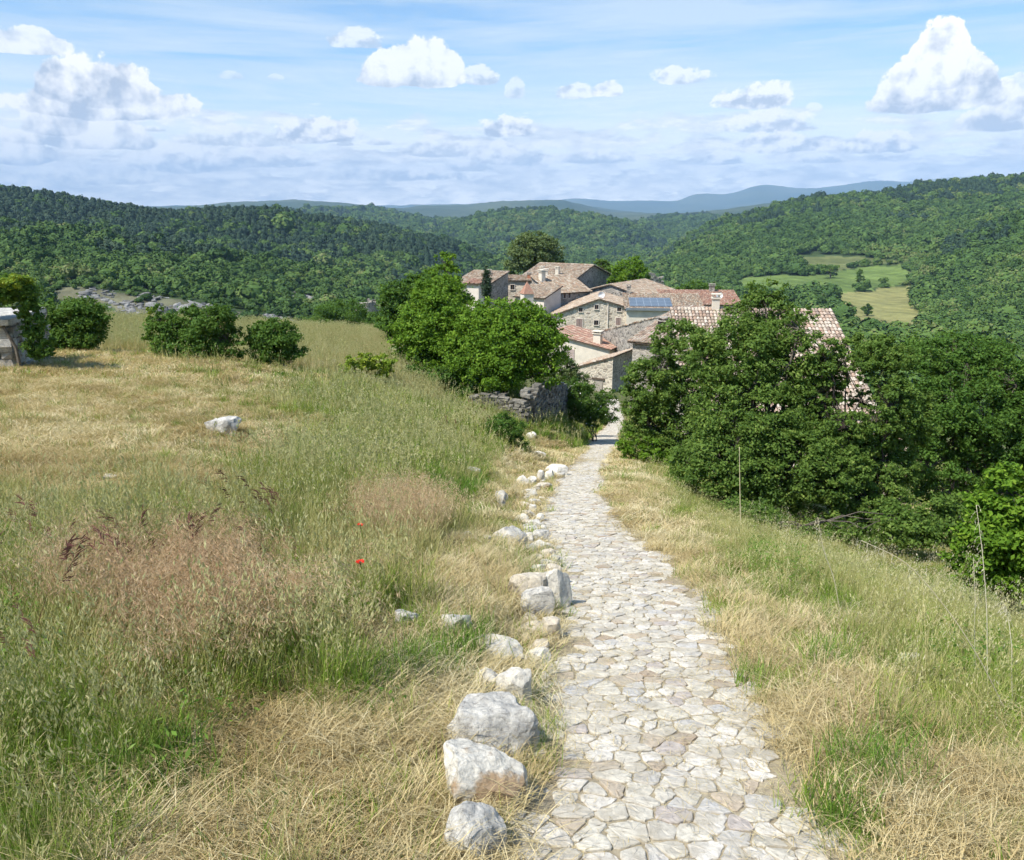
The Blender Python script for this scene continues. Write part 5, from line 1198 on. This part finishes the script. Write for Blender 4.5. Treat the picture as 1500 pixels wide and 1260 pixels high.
# nearer roofs to the right of the path
p0 = at(927, 500, 55); dx_, dy_ = rot2(8.2, 0, R(-35))
h = house('pale_roof_house', 'nearest long roof of pale pinkish tiles, its left end clear of the trees', Vector((p0.x + dx_, p0.y + dy_, p0.z)), 8.2, 8.2, -35, 'back', 1.65, 'stone_grey', 'tiles_pale', [], [(-7.6, 3.6, .6, .35, 'dark')], seed=13, base=5)
house('hidden_roof_house', 'house with a big weathered pink roof seen only through the gaps of the right-hand trees', at(1280, 604, 38), 9.0, 9.2, -5, 'back', 3.9, 'render_pale', 'tiles_pale', [], [(-6.6, 9.1, .42, .75, 'cream')], seed=14, base=5)
h = house('garden_outhouse', 'low rubble outhouse with a pale blue panel behind the right-hand trees', at(1335, 688, 27), 5, 3, -8, 'back', .8, 'stone_cream', 'tiles_pale', seed=15, base=3.2, cat='outhouse')
d = MB(); d.box((-2.25, -.04, -.75), (.85, .08, 1.6)); [d.box((-2.25, -.085, -1.4 + .32 * k), (.8, .02, .05)) for k in range(5)]; d.build('door', MAT['pale_blue_panel'], h)  # pale blue panel with cross battens, modelled like a door
# dishes
for px, py, Y, lab in ((881, 432, 101.5, 'small white satellite dish above the gable house roof'), (1054, 433, 99, 'white satellite dish on a steel mast beside the right-hand chimneys')):
    t = empty('satellite_dish', at(px, py, Y)); tag(t, lab, 'satellite dish')
    d = MB(); V = [(0, .1, 0)]
    for r_, yy_ in ((.15, .08), (.3, .03), (.42, -.03)):
        V += [(r_ * math.cos(a), yy_, r_ * math.sin(a)) for a in np.linspace(0, 6.283, 13)[:-1]]
    fs = [(0, 1 + k, 1 + (k + 1) % 12) for k in range(12)] + [(1 + 12 * q + k, 13 + 12 * q + k, 13 + 12 * q + (k + 1) % 12, 1 + 12 * q + (k + 1) % 12) for q in range(2) for k in range(12)]
    d.add(V, fs); d.build('dish', MAT['white_enamel'], t, smooth=True); d = MB(); d.tube([(0, .12, .1), (0, .14, -1.6)], .03, 6); d.tube([(0, 0, -.4), (0, -.35, -.1)], .015, 5); d.build('mast', MAT['steel'], t)
# a lone cream chimney block in front of the red roof
# ---------------------------------------------------------------- walls of stacked stone
def rock_bits(mb, c, d, rz, g, mi=0):
    """one rough block"""
    k = 8; P = np.array([(-1, -1, -1), (1, -1, -1), (1, 1, -1), (-1, 1, -1), (-1, -1, 1), (1, -1, 1), (1, 1, 1), (-1, 1, 1)], float) * .5
    P = P * (1 + g.normal(0, .12, P.shape)) * np.array(d); a, b = math.cos(rz), math.sin(rz)
    ti = g.normal(0, .08); P[:, 2] += P[:, 0] * ti
    P = np.stack([P[:, 0] * a - P[:, 1] * b, P[:, 0] * b + P[:, 1] * a, P[:, 2]], 1) + np.array(c)
    mb.add(P, np.array([(0, 3, 2, 1), (4, 5, 6, 7), (0, 1, 5, 4), (1, 2, 6, 5), (2, 3, 7, 6), (3, 0, 4, 7)]), g.random(), mi)
def limestone(name, pale, grey, lichen=.5, stain=0.0, perblock=False):
    m, nt, b = newmat(name); v = objvec(nt)
    n = noisen(nt, 7.5, 8, v, .75); n2 = noisen(nt, 38, 7, v, .75); n3 = noisen(nt, 3.4, 5, v, .6)
    c = mixc(nt, ramp(nt, n, [(.5 - .2 * lichen, (0, 0, 0)), (.64 - .2 * lichen, (1, 1, 1))]).outputs[0], pale, grey)
    c = mixc(nt, 1, c, ramp(nt, n2, [(.30, (.40, .39, .37)), (.44, (.88, .87, .85)), (.55, (1.02, 1.02, 1)), (.75, (1.2, 1.19, 1.16))]).outputs[0], 'MULTIPLY')
    if stain: c = mixc(nt, ramp(nt, n3, [(.62 - .2 * stain, (0, 0, 0)), (.68 - .2 * stain, (.85, .85, .85))]).outputs[0], c, (.34, .22, .11))
    if perblock: c = mixc(nt, 1, c, ramp(nt, attr(nt).outputs['Fac'], [(0, (.55, .54, .52)), (.5, (.95, .94, .92)), (1, (1.2, 1.18, 1.15))]).outputs[0], 'MULTIPLY')
    lk(nt, c, b.inputs['Base Color']); b.inputs['Roughness'].default_value = .85; b.inputs['Specular IOR Level'].default_value = .2
    bumpn(nt, b, mth(nt, 'ADD', n2, mth(nt, 'MULTIPLY', n, 1.5)), .75, .02); return m
MAT['rock_white'] = limestone('limestone_white', (.66, .62, .54), (.46, .44, .40), .05)
MAT['rock_stained'] = limestone('limestone_rusty', (.66, .62, .54), (.50, .48, .44), .0, .6)
MAT['rock_grey'] = limestone('limestone_lichen', (.62, .59, .53), (.40, .385, .355), .5)
MAT['rock_cream'] = limestone('limestone_cream', (.60, .53, .42), (.46, .42, .36), .1, .2)
MAT['wall_dry'] = limestone('dry_stone', (.29, .27, .235), (.15, .145, .13), .5, 0, True)
MAT['ruin'] = limestone('ruin_stone', (.46, .42, .35), (.32, .30, .27), .3, 0, True)
def dry_wall(name, label, pts, hts, th=.5, seed=3, mat='wall_dry', size=(.34, .13), cat='wall'):
    g = np.random.default_rng(seed); mb = MB(); org = Vector((pts[0][0], pts[0][1], hz(*pts[0])))
    P = np.array(pts); seg = np.hypot(*np.diff(P, axis=0).T); L = np.concatenate([[0], np.cumsum(seg)])
    for lane in (-.5, .5):
        z = 0
        while z < max(hts):
            hh = size[1] * g.uniform(.6, 1.3); u = 0
            while u < L[-1]:
                w = size[0] * g.uniform(.45, 1.5); x = np.interp(u + w / 2, L, P[:, 0]); y = np.interp(u + w / 2, L, P[:, 1]); h_ = np.interp(u, L, hts) * (1 + .12 * math.sin(u * 2.3) + g.normal(0, .05))
                i = min(np.searchsorted(L, u + 1e-6) - 1, len(P) - 2); a = math.atan2(P[i + 1][1] - P[i][1], P[i + 1][0] - P[i][0])
                if z < h_:
                    nx, ny = -math.sin(a), math.cos(a)
                    rock_bits(mb, (x + nx * lane * th * .55 + g.normal(0, .02) - org.x, y + ny * lane * th * .55 + g.normal(0, .02) - org.y, hz(x, y) + z + hh / 2 - .1 - org.z), (w * .98, th * .55, hh * .96), a + g.normal(0, .06), g)
                u += w
            z += hh
    o = mb.build(name, MAT[mat]); o.location = org; tag(o, label, cat); return o
a_ = ground_at(752, 628); b_ = ground_at(700, 600)
gw = [ground_at(690, 592, 20), ground_at(735, 606, 20), ground_at(772, 622, 20)]
wp = [(gw[0].x, gw[0].y), (gw[1].x, gw[1].y), (gw[2].x, gw[2].y), (gw[2].x + 1.0, gw[2].y + 3.4), (gw[2].x + 2.0, gw[2].y + 7.0)]
print('wall pts', [tuple(round(q, 1) for q in p) for p in wp])
dry_wall('stone_wall', 'tumbledown dry stone wall under the bright tree left of the path bend', wp, [.5, .75, 1.35, 1.45, 1.7], .55, 5)
g1 = at(866, 490, 88); g2 = at(990, 459, 70)
t = MB(); 
def coped_wall(name, label, A, B, hgt, mat, cat='wall'):
    e = empty(name, A); tag(e, label, cat); d_ = B - A; a = math.atan2(d_.y, d_.x); L = math.hypot(d_.x, d_.y); q = MB(); n = 14
    for lane in (-.22, .22): pass
    V = []
    for k in range(n + 1):
        f = k / n; x, y = d_.x * f, d_.y * f; zt = d_.z * f
        for s_, z_ in ((-.2, -hgt), (-.2, 0), (.2, 0), (.2, -hgt)): V.append((x - math.sin(a) * s_, y + math.cos(a) * s_, zt + z_))
    fs = [(4 * k + i, 4 * k + i + 1, 4 * k + 5 + i, 4 * k + 4 + i) for k in range(n) for i in range(3)] + [(0, 1, 2, 3), (4 * n + 3, 4 * n + 2, 4 * n + 1, 4 * n)]
    q.add(V, fs); q.build('wall', MAT[mat], e)
    c = MB(); g = np.random.default_rng(4); m_ = int(L / .4)
    for k in range(m_):
        f = (k + .5) / m_; rock_bits(c, (d_.x * f, d_.y * f, d_.z * f + .05), (.41, .56, .11), a, g)
    c.build('coping', MAT['tiles_old'], e); return e
coped_wall('garden_wall', 'grey garden wall with tile coping rising between the gable house and the pale roof', g1, g2, 3.0, 'stone_grey')
# round ruin and pinkish stump beyond the village
def ruin_ring(name, label, c, r, hs, mat, seed, cat='ruin'):
    g = np.random.default_rng(seed); mb = MB(); z = -2.5
    while z < max(hs):
        n = max(8, int(2 * math.pi * r / .42)); hh = g.uniform(.2, .3)
        for k in range(n):
            a = 2 * math.pi * (k + g.random() * .4) / n; h_ = hs[0] + (hs[1] - hs[0]) * (.5 + .5 * math.cos(a))
            if z < h_ + g.normal(0, .12): rock_bits(mb, (r * math.cos(a), r * math.sin(a), z), (.46, .5, hh * .97), a + math.pi / 2, g)
        z += hh
    o = mb.build(name, MAT[mat]); o.location = c; tag(o, label, cat)
ruin_ring('ruined_tower', 'stub of a round stone tower on the scrub slope left of the village', at(534, 455, 122), 1.5, (.9, 1.5), 'ruin', 6)
ruin_ring('ruined_tower', 'lower broken stone ring just right of the round tower stub', at(556, 460, 124), 1.3, (.2, .8), 'ruin', 7)
dry_wall('ruined_wall', 'broken pinkish wall stump behind the bright round tree of the village', [(at(946, 414, 136).x, 136), (at(971, 414, 136).x, 137)], [at(950, 402, 136).z - hz(at(950, 402, 136).x, 136) + .3, at(970, 408, 136).z - hz(at(970, 408, 136).x, 136)], .6, 8, 'ruin', (.5, .3))
# ================================================================ loose rocks
def rock_mesh(w, d, h, seed, mat, sub=4, cuts=12, name='rock'):
    g = np.random.default_rng(seed)
    import bmesh
    bm = bmesh.new(); bmesh.ops.create_icosphere(bm, subdivisions=sub, radius=1)
    V = np.array([v.co[:] for v in bm.verts]); me = bpy.data.meshes.new(name)
    cutn = [unit(np.array([g.normal(0, .2), g.normal(0, .2), 1.0]))] + [unit(g.normal(size=3)) for _ in range(cuts)]
    for n in cutn:  # flat broken faces
        k = g.uniform(.52, .86) if n is not cutn[0] else .62; t = V @ n; ex = np.clip(t - k, 0, None); V = V - ex[:, None] * n * .97
    off = g.uniform(0, 50, 3)
    for f, a in ((1.3, .12), (3.1, .075), (7.0, .035), (15, .016)):
        dsp = np.array([mnoise.noise(Vector(p * f + off)) for p in V]); V = V * (1 + a * dsp)[:, None]
    V = V / np.abs(V).max(0) * np.array([w / 2, d / 2, h / 2])
    for v, p in zip(bm.verts, V): v.co = p
    bm.to_mesh(me); bm.free(); me.materials.append(MAT[mat])
    a = me.attributes.new('rnd', 'FLOAT', 'POINT'); a.data.foreach_set('value', np.full(len(V), g.random(), np.float32))
    return me
def rock(px, py, w, h, mat, label, seed, dep=.8, sink=.28, rz=None, group=None, name='rock', ymin=1.0, tilt=(0, 0), cat='rock'):
    """px,py: middle of the foot in the photo; w,h: seen size in photo pixels"""
    b = ground_at(px, py, ymin); k = mpp(b.y) * (1.0 if b.y > 8 else (b.y * CP + (EYE - b.z) * SP) / (b.y * 1.03)); fz = 1.24 if w > 70 else (.95 if px < 400 else 1.15); W = w * k * fz; H = h * k * (1.15 if w > 70 else (1.0 if px < 400 else 1.35))
    o = bpy.data.objects.new(name, rock_mesh(W, W * dep, H * (1 + sink), seed, mat, 5 if w > 70 else 4 if w > 20 else 3)); COL.objects.link(o)
    o.location = (b.x, b.y + W * dep * .3, hz(b.x, b.y + W * dep * .3) + H * (.5 - sink * .5) ); o.rotation_euler = (tilt[0], tilt[1], g_.uniform(-.3, .3) if rz is None else rz)
    tag(o, label, cat, group); return o
g_ = random.Random(3)
RK = [ # px, foot py, w, h (photo px), material, label
 (703, 1262, 84, 70, 'rock_grey', 'grey lichen covered boulder at the bottom edge of the photo, nearest of the row', .9),
 (702, 1190, 118, 88, 'rock_stained', 'white boulder with a rusty brown patch on its lower face', .8),
 (722, 1112, 116, 86, 'rock_grey', 'largest boulder of the row, grey pitted top beside the cobbles', .8),
 (756, 1042, 54, 66, 'rock_white', 'upright white boulder leaning behind the largest one', .8),
 (716, 1022, 44, 34, 'rock_white', 'small white rock tucked against the back of the largest boulder', .8),
 (733, 968, 80, 32, 'rock_white', 'long low white rock lying across the straw', .6),
 (665, 932, 44, 30, 'rock_grey', 'rounded grey rock in the grass left of the long white one', .8),
 (597, 918, 36, 20, 'rock_grey', 'half buried grey rock at the edge of the pink grass', .8),
 (776, 890, 60, 42, 'rock_cream', 'cream block leaning at the back of the rock cluster', .8),
 (787, 908, 46, 36, 'rock_grey', 'grey faced rock in front of the cream block', .6),
 (816, 892, 42, 50, 'rock_white', 'cracked white rock closest to the cobbles in the cluster', .7),
 (783, 934, 48, 18, 'rock_cream', 'flat tan slab below the rock cluster', .6),
 (806, 938, 26, 28, 'rock_cream', 'squarish cream stone at the right end of the flat slab', .8),
 (792, 958, 26, 20, 'rock_cream', 'tan stone half under dry grass below the squarish one', .8),
 (790, 976, 32, 20, 'rock_white', 'small flat topped pale stone above the upright boulder', .8),
 (760, 978, 30, 14, 'rock_cream', 'brownish stone between the long white rock and the path', .8),
 (747, 800, 46, 22, 'rock_grey', 'grey pitted rock in the mown verge beside the path bend', .8),
 (771, 798, 20, 16, 'rock_white', 'white stone touching the grey pitted rock', .8),
 (711, 794, 15, 10, 'rock_white', 'little white stone on the straw left of the grey pitted rock', .8),
 (683, 790, 16, 9, 'rock_grey', 'little grey stone under the edge of the pink grass tuft', .8),
 (735, 740, 17, 19, 'rock_grey', 'round dark grey stone alone on the mown verge', .9),
 (765, 713, 22, 14, 'rock_white', 'wide white stone at the head of the edging row', .8),
 (792, 708, 11, 18, 'rock_white', 'narrow upright white stone of the edging row', .8),
 (815, 697, 34, 12, 'rock_white', 'long pale stone where the edging row meets the cobbles', .5),
 (779, 645, 15, 9, 'rock_white', 'white stone in the bare earth below the bank bush', .8),
 (792, 670, 16, 8, 'rock_white', 'white stone on the brown earth near the green weed', .8),
 (325, 636, 56, 26, 'rock_grey', 'large grey rock alone on the mown field', .7),
 (283, 651, 42, 7, 'rock_cream', 'flat sunken pale rock just below the large field rock', .6),
 (160, 701, 20, 8, 'rock_white', 'small white stone on the mown field at the left', .7),
 (265, 800, 24, 13, 'rock_grey', 'small grey stone in the tall grass at the left', .8),
 (693, 700, 22, 12, 'rock_grey', 'grey stone at the ragged edge of the bank', .7),
 (605, 662, 18, 9, 'rock_grey', 'dark grey stone on the worn spot of the bank', .7),
 (1335, 972, 28, 12, 'rock_white', 'pale rock in the grass of the right slope', .7),
 (1214, 834, 14, 8, 'rock_white', 'small pale stone at the foot of the right-hand trees', .7),
 (1262, 1090, 22, 8, 'rock_cream', 'flat brown stone in the dry grass right of the cobbles', .7),
 (790, 1112, 20, 12, 'rock_white', 'little bluish white stone fallen beside the largest boulder', .8),
 (655, 1226, 18, 10, 'rock_white', 'little white stone in the straw left of the lowest boulder', .8),
 (1430, 1240, 22, 14, 'rock_cream', 'brown clod-like stone in the dry grass at the lower right', .8),
 (541, 540, 24, 9, 'rock_grey', 'pale slab beside the yellow-green shrub', .6),
 (582, 528, 20, 18, 'rock_white', 'white boulder between the yellow-green shrub and the left clump', .8)]
for i, (px, py, w, h, mt, lab, dep) in enumerate(RK): rock(px, py, w, h, mt, lab, 330 + i, dep)
for i, (px, py, w, h) in enumerate([(780, 712, 15, 11), (797, 718, 24, 11), (776, 728, 20, 11), (781, 742, 22, 9), (780, 753, 11, 12), (774, 762, 22, 13), (784, 776, 20, 13), (792, 792, 26, 14), (790, 808, 34, 14), (800, 818, 28, 11), (802, 832, 22, 10), (822, 700, 12, 8), (770, 735, 10, 7), (828, 690, 10, 6), (806, 702, 14, 10), (786, 722, 12, 8), (792, 736, 12, 8), (768, 748, 12, 8), (790, 764, 14, 9), (771, 776, 12, 8), (797, 780, 12, 8), (779, 800, 14, 9), (806, 806, 14, 9), (812, 824, 16, 10), (790, 840, 20, 11), (812, 842, 22, 13), (826, 856, 18, 12), (800, 852, 16, 10), (812, 916, 18, 12), (770, 940, 16, 9), (798, 1000, 18, 12), (776, 1050, 14, 10)]):
    rock(px, py, w, h, ['rock_white', 'rock_cream', 'rock_white', 'rock_grey'][i % 4], 'small pale stone in the edging row along the left of the far path', 400 + i, .8, group='edging stones of the far path', name='edging_stone', cat='stone')
gr = random.Random(8)
_used = [(o.location.x, o.location.y) for o in bpy.data.objects if o.name.split('.')[0] in ('rock', 'edging_stone')]
yy_ = 3.3; q_ = 0
while yy_ < 17:
    W_ = gr.uniform(.11, .24); x_ = float(path_x(np.array([yy_]))[0]) - .74 - gr.uniform(0, .1)
    if min(math.hypot(x_ - a, (yy_ - b) * .8) for a, b in _used) > .17:
        o = bpy.data.objects.new('edging_stone', rock_mesh(W_, W_ * .8, W_ * .75, 700 + q_, ['rock_white', 'rock_cream', 'rock_white', 'rock_grey'][q_ % 4], 3, 10)); COL.objects.link(o)
        o.location = (x_, yy_, hz(x_, yy_) + W_ * .2); o.rotation_euler = (-.2, 0, gr.uniform(0, 3)); _used.append((x_, yy_))
        tag(o, 'low pale filler stone wedged between the larger stones that edge the left of the path', 'stone', 'filler stones of the path edging')
    yy_ += W_ * .95 + gr.uniform(0, .1); q_ += 1
for i in range(34):
    f = i / 33; px = 110 + f * 420 + gr.uniform(-6, 6); py = (512 if px < 220 else 512 + (px - 220) * .115) + gr.uniform(-4, 5)
    if 445 < px < 520 and i % 2: continue
    w = gr.uniform(7, 17)
    rock(px, py, w, w * gr.uniform(.45, .7), gr.choice(['rock_white', 'rock_grey', 'rock_white']), 'small rubble stone in the low heap along the far edge of the mown field', 500 + i, .8, group='rubble stones on the field edge', name='rubble_stone', ymin=15, cat='stone')

# ================================================================ limestone crags across the canyon
def crags():
    g = np.random.default_rng(77); P = []; S = []
    n = 6500; px = g.uniform(-60, 560, n); y = g.uniform(252, 312, n); x = (px - 750) / F * y
    z = height(x, y); ppx, ppy, _ = proj(x, y, z); cm = cliff_mask(x, y, ppx, ppy, y)
    k = (cm > .32) & (g.random(n) < (cm * .8 + .1) * np.clip(.35 + 1.6 * fbm(x / 9, y / 9, 3, 15), 0, 1))
    for a, b, c in zip(x[k], y[k], z[k]):
        w = g.uniform(.7, 2.2) * (2.2 if g.random() < .1 else 1); P.append((a, b, c)); S.append((w * g.uniform(1, 1.9), w, w * g.uniform(.5, 1.0)))
    for cx, cy, rx, ry, ymin in ((925, 362, 34, 6, 700), (1300, 490, 50, 7, 250), (460, 442, 80, 16, 290), (60, 372, 55, 5, 330), (1075, 352, 9, 3, 700)):
        for _ in range(90 if rx > 20 else 12):
            q = ground_at(cx + g.normal(0, rx * .5), cy + g.normal(0, ry * .5), ymin)
            if q is None: continue
            w = g.uniform(.8, 2.4) * (q.y / 300) ** .7; P.append(tuple(q)); S.append((w * 1.7, w, w * .8))
    pcs = [bpy.data.objects.new('p', rock_mesh(1, 1, 1, 900 + i, 'crag', 3, 10, 'crag_piece')) for i in range(6)]
    m = len(P); scatter('limestone_crags', 'grey limestone ledges and boulders among the scrub across the canyon', 'cliff', pcs, np.array(P), np.stack([g.normal(0, .15, m), g.normal(0, .15, m), g.normal(0, .6, m)], 1), np.array(S), g.integers(0, 6, m))
MAT['crag'] = limestone('crag_limestone', (.27, .265, .255), (.17, .17, .165), .4, 0, True)
crags()
# ================================================================ ivy covered hut at the left edge
hx = at(13, 470, 19.5)
hutz = hz(hx.x, 19.5)
t = empty('stone_hut', (hx.x, 19.5, hutz), R(12)); tag(t, 'corner of a small stone hut with a heavy grey lintel, mostly under ivy', 'hut')
q = MB(); g = np.random.default_rng(9); z = -.2
while z < 1.2:
    hh = g.uniform(.10, .2); u = 0
    while u < 3.2:
        w = g.uniform(.2, .5)
        if not (.28 < u + w / 2 < 1.25 and z < .62): rock_bits(q, (-u - w / 2, 0, z + hh / 2), (w * .97, .35, hh * .95), 0, g)
        if u < 2.2: rock_bits(q, (-.12, u + w / 2, z + hh / 2), (.35, w * .97, hh * .95), 0, g)
        u += w
    z += hh
q.box((-.78, .35, .2), (1.0, .1, 1.2), 0, .0)  # panel closing the doorway, darkest tone stands for the shade inside
q.build('wall', MAT['ruin'], t)
q = MB(); q.box((-.7, -.05, .72), (1.5, .42, .2), 0, .5, 0, .015); q.build('lintel', MAT['rock_grey'], t)
q = MB(); q.box((-1.6, 1.0, 1.25), (3.4, 2.6, .12), 0, .5, 0, .03); q.build('roof', MAT['rock_grey'], t)
# ivy
b = Vector((hx.x, 19.5, hutz)); L = [(0, 424, 44, 18), (34, 440, 20, 28), (46, 470, 16, 30), (20, 422, 30, 16), (66, 508, 18, 14), (50, 500, 18, 24)]
e = empty('ivy_plant', b); tag(e, 'thick ivy with yellow-green tips draped over the stone hut', 'ivy')
mb = MB(); gg = np.random.default_rng(55); crown_mesh(mb, lobes_px(b, 19.4, L, .7), 32000, .042, gg, clump=.3, fill=.95); mb.build('foliage', MAT['leaf_mid'], e)
mb = MB(); crown_mesh(mb, lobes_px(b, 19.1, [(10, 412, 34, 8), (0, 420, 20, 8)], .7), 2600, .045, gg, clump=.3, fill=.95); mb.build('tips', MAT['leaf_yellow'], e)
mb = MB(); mb.tube([(.25, -.25, -.1), (.2, -.22, .6), (-.1, -.2, 1.3), (-.6, -.2, 1.8)], [.05, .045, .035, .02], 6); mb.build('stem', MAT['bark'], e)
# ================================================================ poppies
MAT['poppy'] = leafmat('poppy_petals', [(0, (.72, .02, .01)), (1, (.85, .05, .02))], .5, .3)
for px, py, sc, lab in ((528, 826, 1.0, 'red poppy nearer to the camera in the tall grass'), (528, 771, .95, 'red poppy farther back at the edge of the pink grass')):
    yy = ground_at(px, py).y
    while at(px, py, yy).z - hz(at(px, py, yy).x, yy) < .36: yy -= .02
    top = at(px, py, yy)
    t = empty('poppy', (top.x, top.y, hz(top.x, top.y))); tag(t, lab, 'poppy'); hgt = top.z - t.location.z
    q = MB(); q.tube([(0, 0, -.02), (.02, .01, hgt * .5), (0, 0, hgt)], .0035, 5); q.build('stem', MAT['g_green'], t)
    for a in range(4):
        q = MB(); aa = a * math.pi / 2 + .3; V = []; nn = 6
        for i in range(nn + 1):
            for j in range(nn + 1):
                r_ = j / nn * .032 * sc; th = (i / nn - .5) * 1.9; rr_ = r_ * (1 - .12 * abs(math.sin(3 * th)))
                V.append((rr_ * math.cos(aa + th), rr_ * math.sin(aa + th), hgt + r_ * .55 + .004 * math.sin(9 * th) * j / nn))
        q.add(V, np.array([(i * (nn + 1) + j, i * (nn + 1) + j + 1, (i + 1) * (nn + 1) + j + 1, (i + 1) * (nn + 1) + j) for i in range(nn) for j in range(nn)]), .3 + .15 * a)
        q.build('petal', MAT['poppy'], t, smooth=True)
    q = MB(); q.tube([(0, 0, hgt - .003), (0, 0, hgt + .014)], [.006, .008], 8); q.build('seed_head', MAT['soot'], t)
# ================================================================ single tall stalks
def stalk(name, label, pts, r, seed, head=True):
    """pts: photo pixels with distance, foot first"""
    b = ground_at(pts[0][0], pts[0][1]); g = np.random.default_rng(seed)
    t = empty(name, b); tag(t, label, 'stalk'); P = [(0, 0, -.02)] + [tuple(at(px, py, b.y + dy) - b) for px, py, dy in pts[1:]]
    # smooth the polyline
    P = np.array(P); u = np.linspace(0, len(P) - 1, 26); S = np.stack([pchip(np.arange(len(P)), P[:, k], u) for k in range(3)], 1)
    q = MB(); q.tube([tuple(s) for s in S], np.linspace(r, r * .45, 26), 5, .6); q.build('stem', MAT['g_oat' if head else 'g_straw'], t, smooth=True)
    if head:
        q = MB()
        for i in range(15, 26):
            for _ in range(2):
                a = g.uniform(0, 6.28); e_ = S[i] + np.array([math.cos(a) * .02, math.sin(a) * .02, -g.uniform(.01, .035)])
                q.tube([tuple(S[i]), tuple((S[i] + e_) / 2 + np.array([0, 0, .008])), tuple(e_)], .0007, 3, .5)
                dn = unit(np.array([g.normal(0, .3), g.normal(0, .3), -1])); l = g.uniform(.016, .024); sd = unit(np.cross(dn, g.normal(size=3)))
                q.add([e_, e_ + dn * l * .4 + sd * .003, e_ + dn * l, e_ + dn * l * .4 - sd * .003], np.array([[0, 1, 2, 3]]), g.random())
        q.build('husks', MAT['g_oat'], t)
stalk('oat_stalk', 'long pale oat stalk arching far to the left over the right slope', [(1485, 1060, 0), (1440, 975, 0), (1385, 890, .05), (1320, 820, .1), (1262, 792, .15)], .0035, 1)
stalk('oat_stalk', 'upright green oat stalk near the right edge, tallest of them', [(1448, 1030, 0), (1446, 930, 0), (1440, 820, .05), (1430, 740, .1)], .003, 2)
stalk('oat_stalk', 'thin upright stalk just left of the tallest oat stalk', [(1430, 1000, 0), (1428, 900, 0), (1426, 820, .05)], .0025, 3)
stalk('oat_stalk', 'oat stalk with drooping husks at the right border of the photo', [(1484, 1040, 0), (1482, 960, 0), (1476, 900, .05), (1468, 880, .05)], .0028, 4)
stalk('oat_stalk', 'short dry oat stalk before the dark foot of the right-hand trees', [(1232, 900, 0), (1222, 850, 0), (1205, 800, 0), (1198, 758, 0)], .004, 5)
stalk('dry_stalk', 'tall thin dead flower stalk standing against the right-hand trees', [(1085, 775, 0), (1084, 720, 0), (1083, 655, 0)], .012, 6, False)
# small white flowers on the shrub at the bend
ros = [o for o in bpy.data.objects if o.name.startswith('rose_shrub')][0]
g = np.random.default_rng(31); mb = MB(); cr = [c for c in ros.children if c.name.startswith('crown')][0]
V = np.array([v.co[:] for v in cr.data.vertices][::4]); k = g.choice(len(V), 90); C = V[k] + np.array([-.03, -.08, .03])
VV, QQ = leaf_quads(C, unit(np.array([-.3, -.8, .6]) + g.normal(0, .2, C.shape)), g.uniform(.02, .035, len(C)), 1.0, g); mb.add(VV, QQ, .5); mb.build('flowers', MAT['white_enamel'], ros)
